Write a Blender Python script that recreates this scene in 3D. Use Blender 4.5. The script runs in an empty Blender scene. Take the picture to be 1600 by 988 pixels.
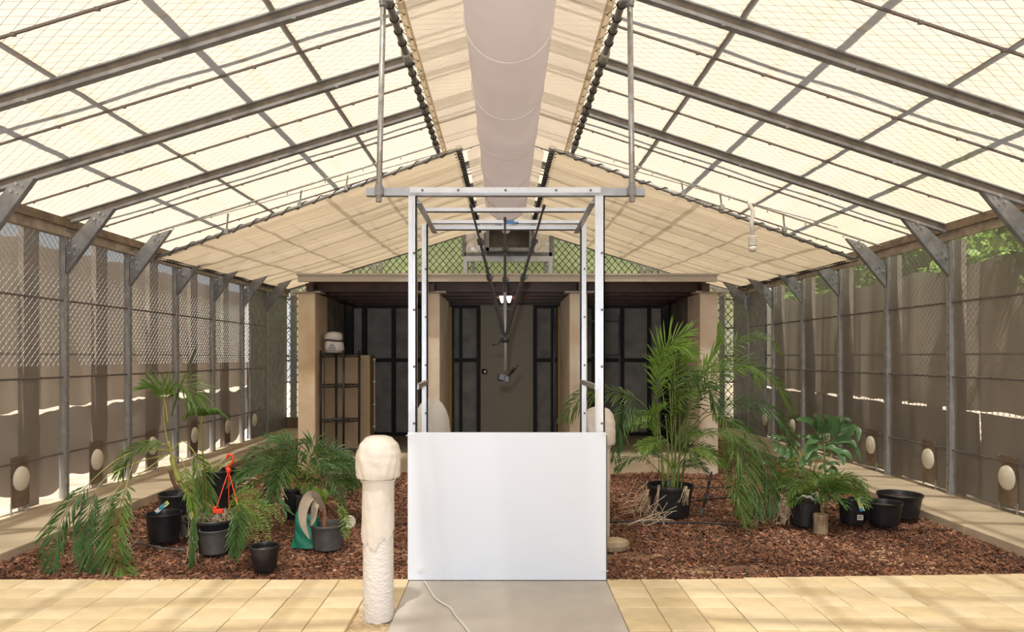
import bpy, math, random
import numpy as np
from mathutils import Vector, Matrix
random.seed(7); np.random.seed(7)
C = bpy.context.scene.collection
SC = bpy.context.scene
PI = math.pi
F = 1100.0; CX, CY, H = 790.0, 558.0, 1.6
def W(x, y, Y): return Vector(((x-CX)*Y/F, Y, H-(y-CY)*Y/F))
def G(x, y, z=0.0):
    Y = F*(H-z)/(y-CY); return Vector(((x-CX)*Y/F, Y, z))

# ---------------------------------------------------------------- camera
cam = bpy.data.cameras.new('camera'); co = bpy.data.objects.new('camera', cam); C.objects.link(co)
co.location = (0, 0, H); co.rotation_euler = (PI/2, 0, 0)
cam.sensor_width = 36; cam.lens = F/1600*36
cam.shift_x = 10/1600; cam.shift_y = 64/1600; cam.clip_start = 0.05
SC.camera = co
# ---------------------------------------------------------------- world, sun, flash, exposure
w = bpy.data.worlds.new('world'); SC.world = w; w.use_nodes = True
bg = w.node_tree.nodes['Background']
bg.inputs[0].default_value = (0.86, 0.93, 1.0, 1); bg.inputs[1].default_value = 0.85
sl = bpy.data.lights.new('sun', 'SUN'); sl.energy = 21.0; sl.angle = math.radians(1.6); sl.color = (1, 0.94, 0.84)
so = bpy.data.objects.new('sun', sl); C.objects.link(so)
SUND = Vector((0.07, 0.37, -0.93)).normalized()
so.rotation_euler = SUND.to_track_quat('-Z', 'Y').to_euler(); so.location = (0, -5, 12)
fl = bpy.data.lights.new('camera_flash', 'POINT'); fl.energy = 300; fl.shadow_soft_size = 0.025; fl.color = (0.88, 0.94, 1)
fo = bpy.data.objects.new('camera_flash', fl); C.objects.link(fo); fo.location = (-0.05, 0.0, 1.77)
SC.view_settings.view_transform = 'Standard'; SC.view_settings.look = 'None'
SC.view_settings.gamma = 1; SC.view_settings.use_curve_mapping = False
SC.view_settings.exposure = 0.0

# ---------------------------------------------------------------- materials
def mat(name, col, rough=.6, metal=0, var=0.0, vs=8.0, bump=0.0, bs=40.0, spec=.5, trans=0, col2=None):
    m = bpy.data.materials.new(name); m.use_nodes = True; nt = m.node_tree; p = nt.nodes['Principled BSDF']
    p.inputs['Base Color'].default_value = (*col, 1); p.inputs['Roughness'].default_value = rough
    p.inputs['Metallic'].default_value = metal; p.inputs['Specular IOR Level'].default_value = spec
    tc = nt.nodes.new('ShaderNodeTexCoord')
    if var or col2:
        n = nt.nodes.new('ShaderNodeTexNoise'); n.inputs['Scale'].default_value = vs; n.inputs['Detail'].default_value = 5
        nt.links.new(tc.outputs['Object'], n.inputs['Vector'])
        r = nt.nodes.new('ShaderNodeValToRGB'); r.color_ramp.elements[0].position = .32; r.color_ramp.elements[1].position = .68
        c2 = col2 if col2 else tuple(min(1, c*(1+var)) for c in col)
        c1 = col if col2 else tuple(c*(1-var) for c in col)
        r.color_ramp.elements[0].color = (*c1, 1); r.color_ramp.elements[1].color = (*c2, 1)
        nt.links.new(n.outputs['Fac'], r.inputs[0]); nt.links.new(r.outputs[0], p.inputs['Base Color'])
    if bump:
        n2 = nt.nodes.new('ShaderNodeTexNoise'); n2.inputs['Scale'].default_value = bs; n2.inputs['Detail'].default_value = 4
        nt.links.new(tc.outputs['Object'], n2.inputs['Vector'])
        b = nt.nodes.new('ShaderNodeBump'); b.inputs['Strength'].default_value = bump; b.inputs['Distance'].default_value = .01
        nt.links.new(n2.outputs['Fac'], b.inputs['Height']); nt.links.new(b.outputs[0], p.inputs['Normal'])
    if trans:   # leaf / thin cloth: light passes through
        t = nt.nodes.new('ShaderNodeBsdfTranslucent'); mx = nt.nodes.new('ShaderNodeMixShader'); mx.inputs[0].default_value = trans
        t.inputs[0].default_value = (*[min(1, c*1.6) for c in col], 1)
        if p.inputs['Base Color'].links: nt.links.new(p.inputs['Base Color'].links[0].from_socket, t.inputs[0])
        o = nt.nodes['Material Output']
        nt.links.new(p.outputs[0], mx.inputs[1]); nt.links.new(t.outputs[0], mx.inputs[2]); nt.links.new(mx.outputs[0], o.inputs[0])
    return m
def sheet_mat(name, col, clear, dif=.3, difcol=None, var=.06, vs=3.0, gloss=0.0, stretch=(1,1,1), tint=(1,1,1)):
    """thin sheet: part clear, part translucent, part diffuse"""
    m = bpy.data.materials.new(name); m.use_nodes = True; nt = m.node_tree; nt.nodes.remove(nt.nodes['Principled BSDF'])
    o = nt.nodes['Material Output']; L = nt.links.new
    tc = nt.nodes.new('ShaderNodeTexCoord'); mp = nt.nodes.new('ShaderNodeMapping'); mp.inputs['Scale'].default_value = stretch
    n = nt.nodes.new('ShaderNodeTexNoise'); n.inputs['Scale'].default_value = vs; n.inputs['Detail'].default_value = 6
    L(tc.outputs['Object'], mp.inputs[0]); L(mp.outputs[0], n.inputs['Vector'])
    r = nt.nodes.new('ShaderNodeValToRGB'); r.color_ramp.elements[0].position = .3; r.color_ramp.elements[1].position = .7
    r.color_ramp.elements[0].color = (*[c*(1-var) for c in col], 1); r.color_ramp.elements[1].color = (*[min(1, c*(1+var)) for c in col], 1)
    L(n.outputs['Fac'], r.inputs[0])
    tl = nt.nodes.new('ShaderNodeBsdfTranslucent'); L(r.outputs[0], tl.inputs[0])
    df = nt.nodes.new('ShaderNodeBsdfDiffuse'); df.inputs[0].default_value = (*(difcol or col), 1)
    m1 = nt.nodes.new('ShaderNodeMixShader'); m1.inputs[0].default_value = dif; L(tl.outputs[0], m1.inputs[1]); L(df.outputs[0], m1.inputs[2])
    last = m1
    if gloss:
        g = nt.nodes.new('ShaderNodeBsdfGlossy'); g.inputs['Roughness'].default_value = .35; mg = nt.nodes.new('ShaderNodeMixShader')
        mg.inputs[0].default_value = gloss; L(last.outputs[0], mg.inputs[1]); L(g.outputs[0], mg.inputs[2]); last = mg
    tr = nt.nodes.new('ShaderNodeBsdfTransparent'); tr.inputs[0].default_value = (*tint, 1)
    m2 = nt.nodes.new('ShaderNodeMixShader'); m2.inputs[0].default_value = clear; L(last.outputs[0], m2.inputs[1]); L(tr.outputs[0], m2.inputs[2])
    L(m2.outputs[0], o.inputs[0]); return m
def emit(name, col, s):
    m = bpy.data.materials.new(name); m.use_nodes = True; nt = m.node_tree
    e = nt.nodes.new('ShaderNodeEmission'); e.inputs[0].default_value = (*col, 1); e.inputs[1].default_value = s
    nt.links.new(e.outputs[0], nt.nodes['Material Output'].inputs[0]); return m

M = {}
M['roof'] = sheet_mat('roof_sheet', (.265, .222, .178), .11, dif=.22, difcol=(.8, .74, .64), var=.05, vs=1.2, stretch=(3, 1, 1))
M['screen'] = sheet_mat('screen_cloth', (.52, .455, .345), .08, dif=.25, difcol=(.75, .66, .52), var=.10, vs=1.5, stretch=(.4, 9, 1))
M['hem'] = sheet_mat('screen_hem', (.62, .52, .38), .0, dif=.5, difcol=(.62, .52, .38))
M['ridge'] = sheet_mat('ridge_cloth', (.55, .50, .42), .22, dif=.25, difcol=(.75, .66, .54))
M['duct'] = sheet_mat('duct_film', (.88, .87, .94), .0, dif=.15, difcol=(.84, .78, .76), gloss=.06, var=.05, vs=2.0)
M['wallsheet'] = sheet_mat('wall_film', (.30, .275, .25), .42, dif=.55, difcol=(.38, .35, .31), gloss=.05, var=.2, vs=2.5, stretch=(1, 1, .4), tint=(.92, .90, .87))
M['gablesheet'] = sheet_mat('gable_mesh_cloth', (.85, .84, .62), .17, dif=.55, difcol=(.82, .82, .58), var=.05)
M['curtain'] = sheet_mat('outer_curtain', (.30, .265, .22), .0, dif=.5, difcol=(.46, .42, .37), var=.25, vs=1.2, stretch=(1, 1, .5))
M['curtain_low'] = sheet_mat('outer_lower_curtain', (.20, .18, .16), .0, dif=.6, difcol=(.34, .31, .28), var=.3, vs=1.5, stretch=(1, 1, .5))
M['galv'] = mat('galvanised_steel', (.42, .43, .43), .45, .6, var=.22, vs=22, bump=.1)
M['galvdark'] = mat('weathered_galvanised_steel', (.27, .28, .295), .5, .4, var=.22, vs=7, bump=.1)
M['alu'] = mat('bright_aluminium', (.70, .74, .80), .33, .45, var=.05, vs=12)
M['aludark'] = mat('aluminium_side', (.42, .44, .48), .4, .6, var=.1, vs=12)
M['rafter'] = mat('rafter_steel', (.17, .15, .125), .5, .4, var=.2, vs=12)
M['purlin'] = mat('purlin_steel', (.30, .25, .20), .6, .2, var=.15)
M['rod'] = mat('glazing_bar_steel', (.16, .14, .13), .6, .3)
M['wallpost'] = mat('wall_post_aluminium', (.40, .40, .41), .5, .4, var=.15, vs=15)
M['wood'] = mat('eave_timber', (.20, .15, .10), .7, 0, var=.35, vs=6, bump=.3)
M['eave'] = mat('eave_channel', (.33, .28, .22), .6, .2, var=.3, vs=8)
M['black'] = mat('black_plastic', (.018, .018, .022), .38, 0, var=.3, vs=12)
M['blackcord'] = mat('black_cord', (.015, .014, .014), .6)
M['greypot'] = mat('dusty_grey_plastic', (.085, .083, .083), .55, 0, var=.35, vs=7)
M['brownpot'] = mat('faded_brown_plastic', (.16, .13, .115), .6, 0, var=.3, vs=8)
M['bark'] = None
M['soil'] = mat('potting_soil', (.07, .045, .03), .95, 0, var=.5, vs=30, bump=.8)
M['bedsoil'] = mat('bed_soil', (.12, .06, .038), .95, 0, vs=3, col2=(.34, .22, .13), bump=.8, bs=60)
M['concrete'] = mat('path_concrete', (.50, .47, .42), .8, 0, var=.10, vs=2.2, bump=.15, bs=90)
M['kerb'] = mat('kerb_concrete', (.50, .42, .30), .85, 0, var=.14, vs=3, bump=.3)
M['paver'] = mat('sand_yellow_paver', (.67, .55, .345), .75, 0, var=.09, vs=5, bump=.15, bs=80)
M['paver2'] = mat('pale_yellow_paver', (.715, .605, .40), .75, 0, var=.09, vs=5, bump=.15, bs=80)
M['paver3'] = mat('tan_yellow_paver', (.65, .53, .315), .75, 0, var=.12, vs=5, bump=.15, bs=80)
M['sand'] = mat('joint_sand', (.36, .25, .13), .95, 0, var=.3, vs=40, bump=.5)
M['sandlight'] = mat('loose_sand', (.55, .42, .26), .95, 0, var=.3, vs=60, bump=.8)
M['white'] = mat('white_board', (.79, .855, .97), .35, 0)
M['paper'] = mat('cream_wrap', (.70, .645, .575), .75, 0, var=.04, vs=6, bump=.5, bs=22)
M['paperwhite'] = mat('white_wrap', (.74, .705, .67), .7, 0, var=.03, vs=6, bump=.3, bs=30)
M['bagclear'] = mat('milky_plastic', (.72, .70, .66), .4, 0, var=.06, vs=8, bump=.3, bs=14, trans=.3)
M['fascia'] = mat('beige_fascia', (.44, .39, .32), .5)
M['pillar'] = mat('ochre_rendered_pillar', (.60, .44, .27), .85, 0, vs=3.5, col2=(.72, .60, .45), bump=.2, bs=30)
M['pillarpale'] = mat('pale_rendered_pillar', (.62, .50, .38), .85, 0, vs=3.0, col2=(.74, .67, .56), bump=.2, bs=30)
M['fin'] = mat('grey_concrete_fin', (.19, .165, .135), .85, 0, var=.3, vs=5, bump=.2)
M['shedwall'] = mat('fibre_cement_sheet', (.38, .36, .33), .85, 0, var=.22, vs=4, bump=.1)
M['stud'] = mat('black_steel_stud', (.012, .010, .010), .6)
M['brownbeam'] = mat('brown_steel_beam', (.075, .03, .014), .4, 0, var=.3, vs=6)
M['door'] = mat('beige_door', (.42, .38, .29), .55, 0, var=.04)
M['slab'] = mat('shed_slab', (.52, .43, .31), .85, 0, var=.15, vs=2.5)
M['cabinet'] = mat('cardboard_cabinet', (.36, .27, .175), .7, 0, var=.05)
M['cabside'] = mat('cabinet_edge', (.20, .14, .07), .7)
M['bagwhite'] = mat('white_bag', (.62, .60, .58), .6, 0, bump=.5, bs=10)
M['yellow'] = mat('yellow_timber_edge', (.42, .30, .10), .7)
M['green'] = mat('green_bag', (.015, .20, .13), .5, 0, var=.2, vs=7, bump=.6, bs=12, trans=.15)
M['orange'] = mat('orange_plastic', (.75, .06, .015), .4)
M['foil'] = mat('crumpled_foil', (.70, .69, .66), .3, .8, var=.1, vs=8, bump=1.0, bs=9)
M['darkduct'] = mat('dark_duct_film', (.14, .12, .09), .5, 0, var=.4, vs=5)
M['chrome'] = mat('chrome', (.7, .7, .7), .15, 1)
M['whiteplastic'] = mat('white_plastic', (.78, .76, .72), .4)
M['disc'] = mat('cream_disc', (.72, .68, .58), .45, 0, var=.03)
M['vent'] = mat('brown_vent_plate', (.16, .12, .085), .55, 0, var=.3, vs=6)
M['stone'] = mat('sandstone', (.42, .33, .22), .9, 0, var=.2, vs=9, bump=.4)
M['stump'] = mat('cut_timber', (.33, .24, .15), .85, 0, var=.25, vs=12, bump=.4)
M['dead'] = mat('dead_leaf_sheath', (.42, .35, .28), .8, 0, var=.2, vs=8, trans=.2)
M['deadroot'] = mat('dead_leaflets', (.52, .42, .30), .85, 0, var=.2, vs=8)
M['leaf'] = mat('palm_leaflet', (.095, .175, .026), .42, 0, var=.25, vs=5, trans=.38)
M['leafdark'] = mat('dark_palm_leaflet', (.052, .125, .026), .42, 0, var=.25, vs=5, trans=.32)
M['leafbright'] = mat('bright_palm_leaflet', (.17, .30, .045), .42, 0, var=.2, vs=5, trans=.42)
M['leafblue'] = mat('blue_green_leaf', (.095, .20, .075), .36, 0, var=.25, vs=5, trans=.25)
M['stem'] = mat('yellow_green_stem', (.30, .31, .07), .5, 0, var=.25, vs=10)
M['stemgreen'] = mat('green_cane', (.15, .20, .05), .5, 0, var=.3, vs=12)
M['stembrown'] = mat('ringed_cane', (.30, .20, .08), .6, 0, var=.4, vs=22)
M['stemdark'] = mat('brown_sheath', (.10, .055, .025), .6, 0, var=.3)
M['treeleaf'] = mat('tree_leaf', (.20, .33, .07), .6, 0, var=.35, vs=1.5, trans=.4)
M['treebark'] = mat('tree_bark', (.14, .11, .08), .9, 0, var=.3)
M['outground'] = mat('outside_gravel', (.46, .37, .30), .9, 0, var=.35, vs=2.5)
M['bulb'] = emit('lit_bulb', (1, .98, .93), 9.0)
M['terracotta'] = mat('terracotta', (.36, .12, .07), .8)
M['bluetape'] = mat('blue_tape', (.08, .22, .50), .4)
def tagmat():
    m = mat('plant_tag_print', (.8, .8, .8), .4); nt = m.node_tree; p = nt.nodes['Principled BSDF']
    v = nt.nodes.new('ShaderNodeTexVoronoi'); v.inputs['Scale'].default_value = 30
    tc = nt.nodes.new('ShaderNodeTexCoord'); nt.links.new(tc.outputs['Object'], v.inputs['Vector'])
    r = nt.nodes.new('ShaderNodeValToRGB'); r.color_ramp.interpolation = 'CONSTANT'
    r.color_ramp.elements[0].color = (.05, .35, .6, 1); r.color_ramp.elements[1].position = .35; r.color_ramp.elements[1].color = (.75, .8, .2, 1)
    e = r.color_ramp.elements.new(.65); e.color = (.8, .82, .8, 1)
    nt.links.new(v.outputs['Color'], r.inputs[0]); nt.links.new(r.outputs[0], p.inputs['Base Color']); return m
M['tag'] = tagmat()
def barkmat():
    m = bpy.data.materials.new('bark_chip'); m.use_nodes = True; nt = m.node_tree; p = nt.nodes['Principled BSDF']
    a = nt.nodes.new('ShaderNodeAttribute'); a.attribute_name = 'tone'
    r = nt.nodes.new('ShaderNodeValToRGB'); cr = r.color_ramp
    cr.elements[0].color = (.028, .014, .010, 1); cr.elements[1].position = 1; cr.elements[1].color = (.52, .37, .26, 1)
    for pos, c in ((.3, (.085, .032, .018)), (.55, (.20, .078, .038)), (.78, (.31, .14, .075)), (.92, (.40, .24, .15))):
        e = cr.elements.new(pos); e.color = (*c, 1)
    nt.links.new(a.outputs['Fac'], r.inputs[0]); nt.links.new(r.outputs[0], p.inputs['Base Color'])
    p.inputs['Roughness'].default_value = .75; return m
M['bark'] = barkmat()

# ---------------------------------------------------------------- mesh helpers
ORG = {}
class MB:
    def __init__(s): s.v = []; s.f = []; s.m = []; s.mi = 0
    def add(s, vs, fs, mi=None):
        b = len(s.v); s.v += [tuple(v) for v in vs]; s.f += [tuple(i+b for i in f) for f in fs]; s.m += [s.mi if mi is None else mi]*len(fs); return s
    def box(s, c, d, rot=None, mi=None):
        c = Vector(c); h = [x/2 for x in d]
        vs = [Vector((sx*h[0], sy*h[1], sz*h[2])) for sz in (-1, 1) for sy in (-1, 1) for sx in (-1, 1)]
        if rot is not None: vs = [rot @ v for v in vs]
        return s.add([v+c for v in vs], [(0, 2, 3, 1), (4, 5, 7, 6), (0, 1, 5, 4), (2, 6, 7, 3), (0, 4, 6, 2), (1, 3, 7, 5)], mi)
    def box2(s, a, b, mi=None):
        return s.box([(x+y)/2 for x, y in zip(a, b)], [abs(y-x) for x, y in zip(a, b)], None, mi)
    def beam(s, p, q, wd, ht, up=(0, 0, 1), mi=None):
        p = Vector(p); q = Vector(q); t = (q-p); L = t.length; t.normalize(); u = Vector(up)
        sd = t.cross(u)
        if sd.length < 1e-4: sd = t.cross(Vector((0, 1, 0)))
        sd.normalize(); u = sd.cross(t)
        R = Matrix((sd, t, u)).transposed()
        return s.box((p+q)/2, (wd, L, ht), R, mi)
    def tube(s, pts, r, seg=8, mi=None, cap=True):
        pts = [Vector(p) for p in pts]; n = len(pts); rs = r if isinstance(r, (list, tuple)) else [r]*n
        vs = []; fs = []; prev = None
        for i, p in enumerate(pts):
            t = (pts[min(i+1, n-1)]-pts[max(i-1, 0)]).normalized()
            if prev is None:
                a = Vector((0, 0, 1)) if abs(t.z) < .9 else Vector((1, 0, 0)); a = (a-t*a.dot(t)).normalized()
            else:
                a = prev-t*prev.dot(t)
                a = a.normalized() if a.length > 1e-5 else t.orthogonal().normalized()
            prev = a; b = t.cross(a)
            for k in range(seg):
                an = 2*PI*k/seg; vs.append(p+(a*math.cos(an)+b*math.sin(an))*rs[i])
        for i in range(n-1):
            for k in range(seg):
                k2 = (k+1) % seg; fs.append((i*seg+k, i*seg+k2, (i+1)*seg+k2, (i+1)*seg+k))
        if cap: fs.append(tuple(range(seg-1, -1, -1))); fs.append(tuple((n-1)*seg+k for k in range(seg)))
        return s.add(vs, fs, mi)
    def lathe(s, prof, c=(0, 0, 0), seg=32, fn=None, mi=None, close=False):
        c = Vector(c); vs = []; fs = []; n = len(prof)
        for i, (r, z) in enumerate(prof):
            for k in range(seg):
                a = 2*PI*k/seg; rr = r*(fn(a, z, i) if fn else 1); vs.append(c+Vector((rr*math.cos(a), rr*math.sin(a), z)))
        for i in range(n-1):
            for k in range(seg):
                k2 = (k+1) % seg; fs.append((i*seg+k, i*seg+k2, (i+1)*seg+k2, (i+1)*seg+k))
        if close: fs.append(tuple(range(seg-1, -1, -1))); fs.append(tuple((n-1)*seg+k for k in range(seg)))
        return s.add(vs, fs, mi)
    def grid(s, fn, nu, nv, mi=None):
        vs = [fn(i/nu, j/nv) for j in range(nv+1) for i in range(nu+1)]
        fs = [(j*(nu+1)+i, j*(nu+1)+i+1, (j+1)*(nu+1)+i+1, (j+1)*(nu+1)+i) for j in range(nv) for i in range(nu)]
        return s.add(vs, fs, mi)
    def build(s, name, mats, parent=None, smooth=False, origin=None, bevel=0, thick=0):
        me = bpy.data.meshes.new(name)
        og = Vector(origin) if origin is not None else (ORG[parent.name] if parent is not None else Vector((0, 0, 0)))
        me.from_pydata([(v[0]-og.x, v[1]-og.y, v[2]-og.z) for v in s.v], [], s.f)
        for m in (mats if isinstance(mats, (list, tuple)) else [mats]): me.materials.append(m)
        me.polygons.foreach_set('material_index', s.m)
        if smooth: me.polygons.foreach_set('use_smooth', [True]*len(s.f))
        me.update()
        o = bpy.data.objects.new(name, me); C.objects.link(o); ORG[o.name] = og
        if parent is not None: o.parent = parent; o.location = og-ORG[parent.name]
        else: o.location = og
        if thick:
            md = o.modifiers.new('s', 'SOLIDIFY'); md.thickness = thick
        if bevel:
            md = o.modifiers.new('b', 'BEVEL'); md.width = bevel; md.segments = 2; md.limit_method = 'ANGLE'
        return o
def empty(name, loc):
    o = bpy.data.objects.new(name, None); C.objects.link(o); o.location = loc; o.empty_display_size = .1; ORG[o.name] = Vector(loc); return o
def tag(o, label, cat, group=None):
    o['label'] = label; o['category'] = cat
    if group: o['group'] = group
    return o
def thing(name, label, cat, loc, group=None): return tag(empty(name, loc), label, cat, group)
def struct(o): o['kind'] = 'structure'; return o
def stuff(o): o['kind'] = 'stuff'; return o
def inst(src, name, loc, parent, rot=None):
    o = bpy.data.objects.new(name, src.data if hasattr(src, 'data') else src); C.objects.link(o); o.parent = parent
    o.location = Vector(loc)-ORG[parent.name]; ORG[o.name] = Vector(loc)
    if rot: o.rotation_euler = rot
    return o

XL, XR = -4.8, 5.0
YB = 15.4
RL = [7.65+1.29*k for k in range(-8, 6)]         # rafter / post positions on the left wall
RR = [7.89+1.305*k for k in range(-8, 6)]        # and on the right wall
def roofz(x): return 4.56-.318*abs(x)
RLr = RL+[15.38]; RRr = RR+[15.42]
def RY(k, x): return RLr[k]+(RRr[k]-RLr[k])*(x-XL)/(XR-XL)
YF = RL[0]

# ================================================================ FLOOR
fb = MB().box2((-40, -6, -.25), (40, 45, -.06))
floor = struct(fb.build('floor', M['outground']))
ORG['floor'] = Vector((0, 0, 0))
MB().box2((XL, YF, -.06), (XR, 5.4, -.045)).build('sand_bed', M['sand'], floor)
pth = MB(); pth.box2((-.69, -2.2, -.06), (.72, 5.035, 0.0)); pth.build('concrete_path', M['concrete'], floor, bevel=.006)
# pavers
pm = []
for key in ('paver', 'paver2', 'paver3'):
    b = MB(); b.box2((-.1225, -.0925, -.045), (.1225, .0925, 0))
    o = b.build('paver_master', M[key], None); o.location = (0, 0, -50)
    md = bpy.data.meshes[o.data.name]; pm.append(md); bpy.data.objects.remove(o)
    md.name = 'paver'
def bevel_box_mesh(me, hx, hy, z0, z1, bv):
    vs = [(-hx, -hy, z0), (hx, -hy, z0), (hx, hy, z0), (-hx, hy, z0), (-hx, -hy, z1-bv), (hx, -hy, z1-bv), (hx, hy, z1-bv), (-hx, hy, z1-bv),
          (-hx+bv, -hy+bv, z1), (hx-bv, -hy+bv, z1), (hx-bv, hy-bv, z1), (-hx+bv, hy-bv, z1)]
    fs = [(0, 1, 5, 4), (1, 2, 6, 5), (2, 3, 7, 6), (3, 0, 4, 7), (4, 5, 9, 8), (5, 6, 10, 9), (6, 7, 11, 10), (7, 4, 8, 11), (8, 9, 10, 11)]
    mt = me.materials[0]; me.clear_geometry(); me.from_pydata(vs, [], fs); me.update()
for i, me in enumerate(pm): bevel_box_mesh(me, .1225, .0935, -.045, 0, .004)
rows = [4.974-.19*j for j in range(0, 9)]
npv = 0
for side in (-1, 1):
    for c in range(17):
        for j, y in enumerate(rows):
            if side < 0: x = -.69-.127-.25*c
            else: x = .72+.127+.25*c
            if side > 0: y = y+.045*min(1, c/14)+(.19 if False else 0)
            if side < 0 and c == 0 and 3.75 < y < 4.5: continue      # the hole with loose sand round the bollard
            o = bpy.data.objects.new('paver', random.choice(pm)); C.objects.link(o); o.parent = floor
            o.location = (x, y-.012*0, random.uniform(-.003, .001)); o.rotation_euler = (random.uniform(-.004, .004), random.uniform(-.004, .004), 0)
            npv += 1
        if side > 0 and c > 3:   # extra row following the skewed bed edge
            y = rows[0]+.045*min(1, c/14)+.19*.5+.045
            s = min(1.0, .25+(c-4)*.07)
            o = bpy.data.objects.new('paver', random.choice(pm)); C.objects.link(o); o.parent = floor
            o.location = (x, rows[0]+.045*min(1, c/14)+.095+.095*s*.6, -.001); o.scale = (1, .6*s, 1)
MB().grid(lambda u, v: Vector((-.95+.27*u, 3.6+.95*v, -.038+.02*math.sin(u*PI)*random.random()+.012*random.random())), 10, 30).build('loose_sand', M['sandlight'], floor, smooth=True)

# bark bed: soil base with thousands of chips
bb = MB()
def bedz(x, y): return -.03+.018*math.sin(x*2.1+.5)*math.sin(y*1.7)+.012*math.sin(x*5.3)*math.cos(y*4.1)
def bedf(u, v):
    x = -4.0+8.3*u; y = 5.03+(15.2-5.03)*v; return Vector((x, y, bedz(x, y)-.005))
bb.grid(bedf, 70, 70)
bb.build('bed_soil', M['bedsoil'], floor, smooth=True)
def chips(name, n, x0, x1, y0, y1, smin, smax, keep=None):
    x = np.random.uniform(x0, x1, n); t = np.random.rand(n); y = y0+(y1-y0)*t**1.5
    edge = 5.045+np.clip((x-.72)/3.6, 0, 1)*.2*(x > .72)
    ok = y > edge
    if keep is not None: ok &= keep(x, y)
    x = x[ok]; y = y[ok]; n = len(x)
    L = np.random.uniform(smin, smax, n); Wd = L*np.random.uniform(.3, .6, n); T = L*np.random.uniform(.12, .28, n)
    base = np.array([(-1, -.6, -.5), (1, -1, -.5), (.8, 1, -.5), (-1, .8, -.5), (-.8, -.5, .5), (.7, -.8, .4), (.6, .8, .6), (-.8, .6, .5)])
    V = base[None]*np.stack([L/2, Wd/2, T/2], 1)[:, None, :]*np.random.uniform(.8, 1.2, (n, 8, 3))
    a, b, c = np.random.uniform(0, 2*PI, n), np.random.normal(0, .38, n), np.random.normal(0, .38, n)
    ca, sa, cb, sb, cc, sc_ = np.cos(a), np.sin(a), np.cos(b), np.sin(b), np.cos(c), np.sin(c)
    X, Y, Z = V[..., 0], V[..., 1], V[..., 2]
    Y, Z = Y*cb[:, None]-Z*sb[:, None], Y*sb[:, None]+Z*cb[:, None]
    X, Z = X*cc[:, None]-Z*sc_[:, None], X*sc_[:, None]+Z*cc[:, None]
    X, Y = X*ca[:, None]-Y*sa[:, None], X*sa[:, None]+Y*ca[:, None]
    bz = -.03+.018*np.sin(x*2.1+.5)*np.sin(y*1.7)+.012*np.sin(x*5.3)*np.cos(y*4.1)+np.random.uniform(-.003, .018, n)
    P = np.stack([X+x[:, None], Y+y[:, None], Z+bz[:, None]], -1).reshape(-1, 3)
    q = np.array([(4, 5, 6, 7), (0, 1, 5, 4), (1, 2, 6, 5), (2, 3, 7, 6), (3, 0, 4, 7)])
    Fc = (q[None]+(np.arange(n)*8)[:, None, None]).reshape(-1)
    me = bpy.data.meshes.new(name); me.vertices.add(n*8); me.vertices.foreach_set('co', P.ravel())
    nf = n*5; me.loops.add(nf*4); me.loops.foreach_set('vertex_index', Fc.astype(np.int32))
    me.polygons.add(nf); me.polygons.foreach_set('loop_start', np.arange(0, nf*4, 4, dtype=np.int32)); me.polygons.foreach_set('loop_total', np.full(nf, 4, dtype=np.int32))
    tone = np.repeat(np.clip(np.random.beta(1.9, 2.0, n)+.10*np.sin(x*3+y*2), 0, 1), 5)
    at = me.attributes.new('tone', 'FLOAT', 'FACE'); at.data.foreach_set('value', tone.astype(np.float32))
    me.materials.append(M['bark']); me.update(calc_edges=True)
    o = bpy.data.objects.new(name, me); C.objects.link(o); o.parent = floor; return stuff(o)
chips('bark_mulch', 105000, -4.0, 4.25, 5.03, 10.6, .016, .048, lambda x, y: ~(((y > 9.8) & (x > -2.95) & (x < 3.0)) | (((np.hypot((x+2.25)/.30, (y-5.16)/.09) < 1) | (np.hypot((x-1.75)/.40, (y-5.42)/.10) < 1) | (np.hypot((x-.95)/.25, (y-5.75)/.2) < 1)) & (np.random.rand(len(x)) < .8))))
chips('bark_mulch', 6000, -4.0, 4.25, 10.0, 15.2, .025, .06, lambda x, y: ~((y > 9.8) & (x > -2.95) & (x < 3.0)))

# kerbs (concrete strips at the foot of the walls)
for side in (-1, 1):
    xi, xo = (-3.97, XL-.1) if side < 0 else (4.2, XR+.1)
    root = struct(empty('trim_1' if side < 0 else 'trim_2', (xi, 10, 0)))
    y = 5.05 if side < 0 else 5.22
    ys = []
    while y < YB-.3: ys.append((y, min(y+1.22, YB))); y += 1.22
    ys = [(YF, 2.3), (2.31, 5.045 if side < 0 else 5.21)]+ys if False else ys
    for a, b in ys:
        MB().box2((xi, a+.004, -.08), (xo, b-.004, .055)).build('kerb_slab', M['kerb'], root, bevel=.008)

# ================================================================ WALLS
RAILS = [.56, 1.38, 2.21]
def plate_with_disc(root, X, y, side):
    s = -side
    x0 = X+s*.012
    p = MB(); p.box((x0, y, .37), (.014, .25, .50)); 
    for dy in (-.115, .115):
        for dz in (-.24, .24): p.box((x0+s*.009, y+dy, .37+dz), (.006, .014, .014), mi=1)
    pl = p.build('vent_plate', [M['vent'], M['galv']], root)
    l = MB()
    for dy in (-.12, .12): l.box((X+s*.006, y+dy, .085), (.012, .012, .17))
    l.build('plate_leg', M['wallpost'], root)
    d = MB(); seg = 28
    prof = [(0, .03), (.06, .03), (.068, .024), (.088, .026), (.094, .018), (.108, .016), (.113, 0)]
    vs = [(x0+s*(.007+h), y+r*math.cos(2*PI*k/seg), .40+r*1.08*math.sin(2*PI*k/seg)) for r, h in prof for k in range(seg)]
    fs = [(i*seg+k, i*seg+(k+1) % seg, (i+1)*seg+(k+1) % seg, (i+1)*seg+k) for i in range(len(prof)-1) for k in range(seg)]
    d.add(vs, fs); dd = d.build('round_vent_cap', M['disc'], pl, smooth=True); dd['label'] = 'round cream vent cap'
    dd.parent = pl
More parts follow.
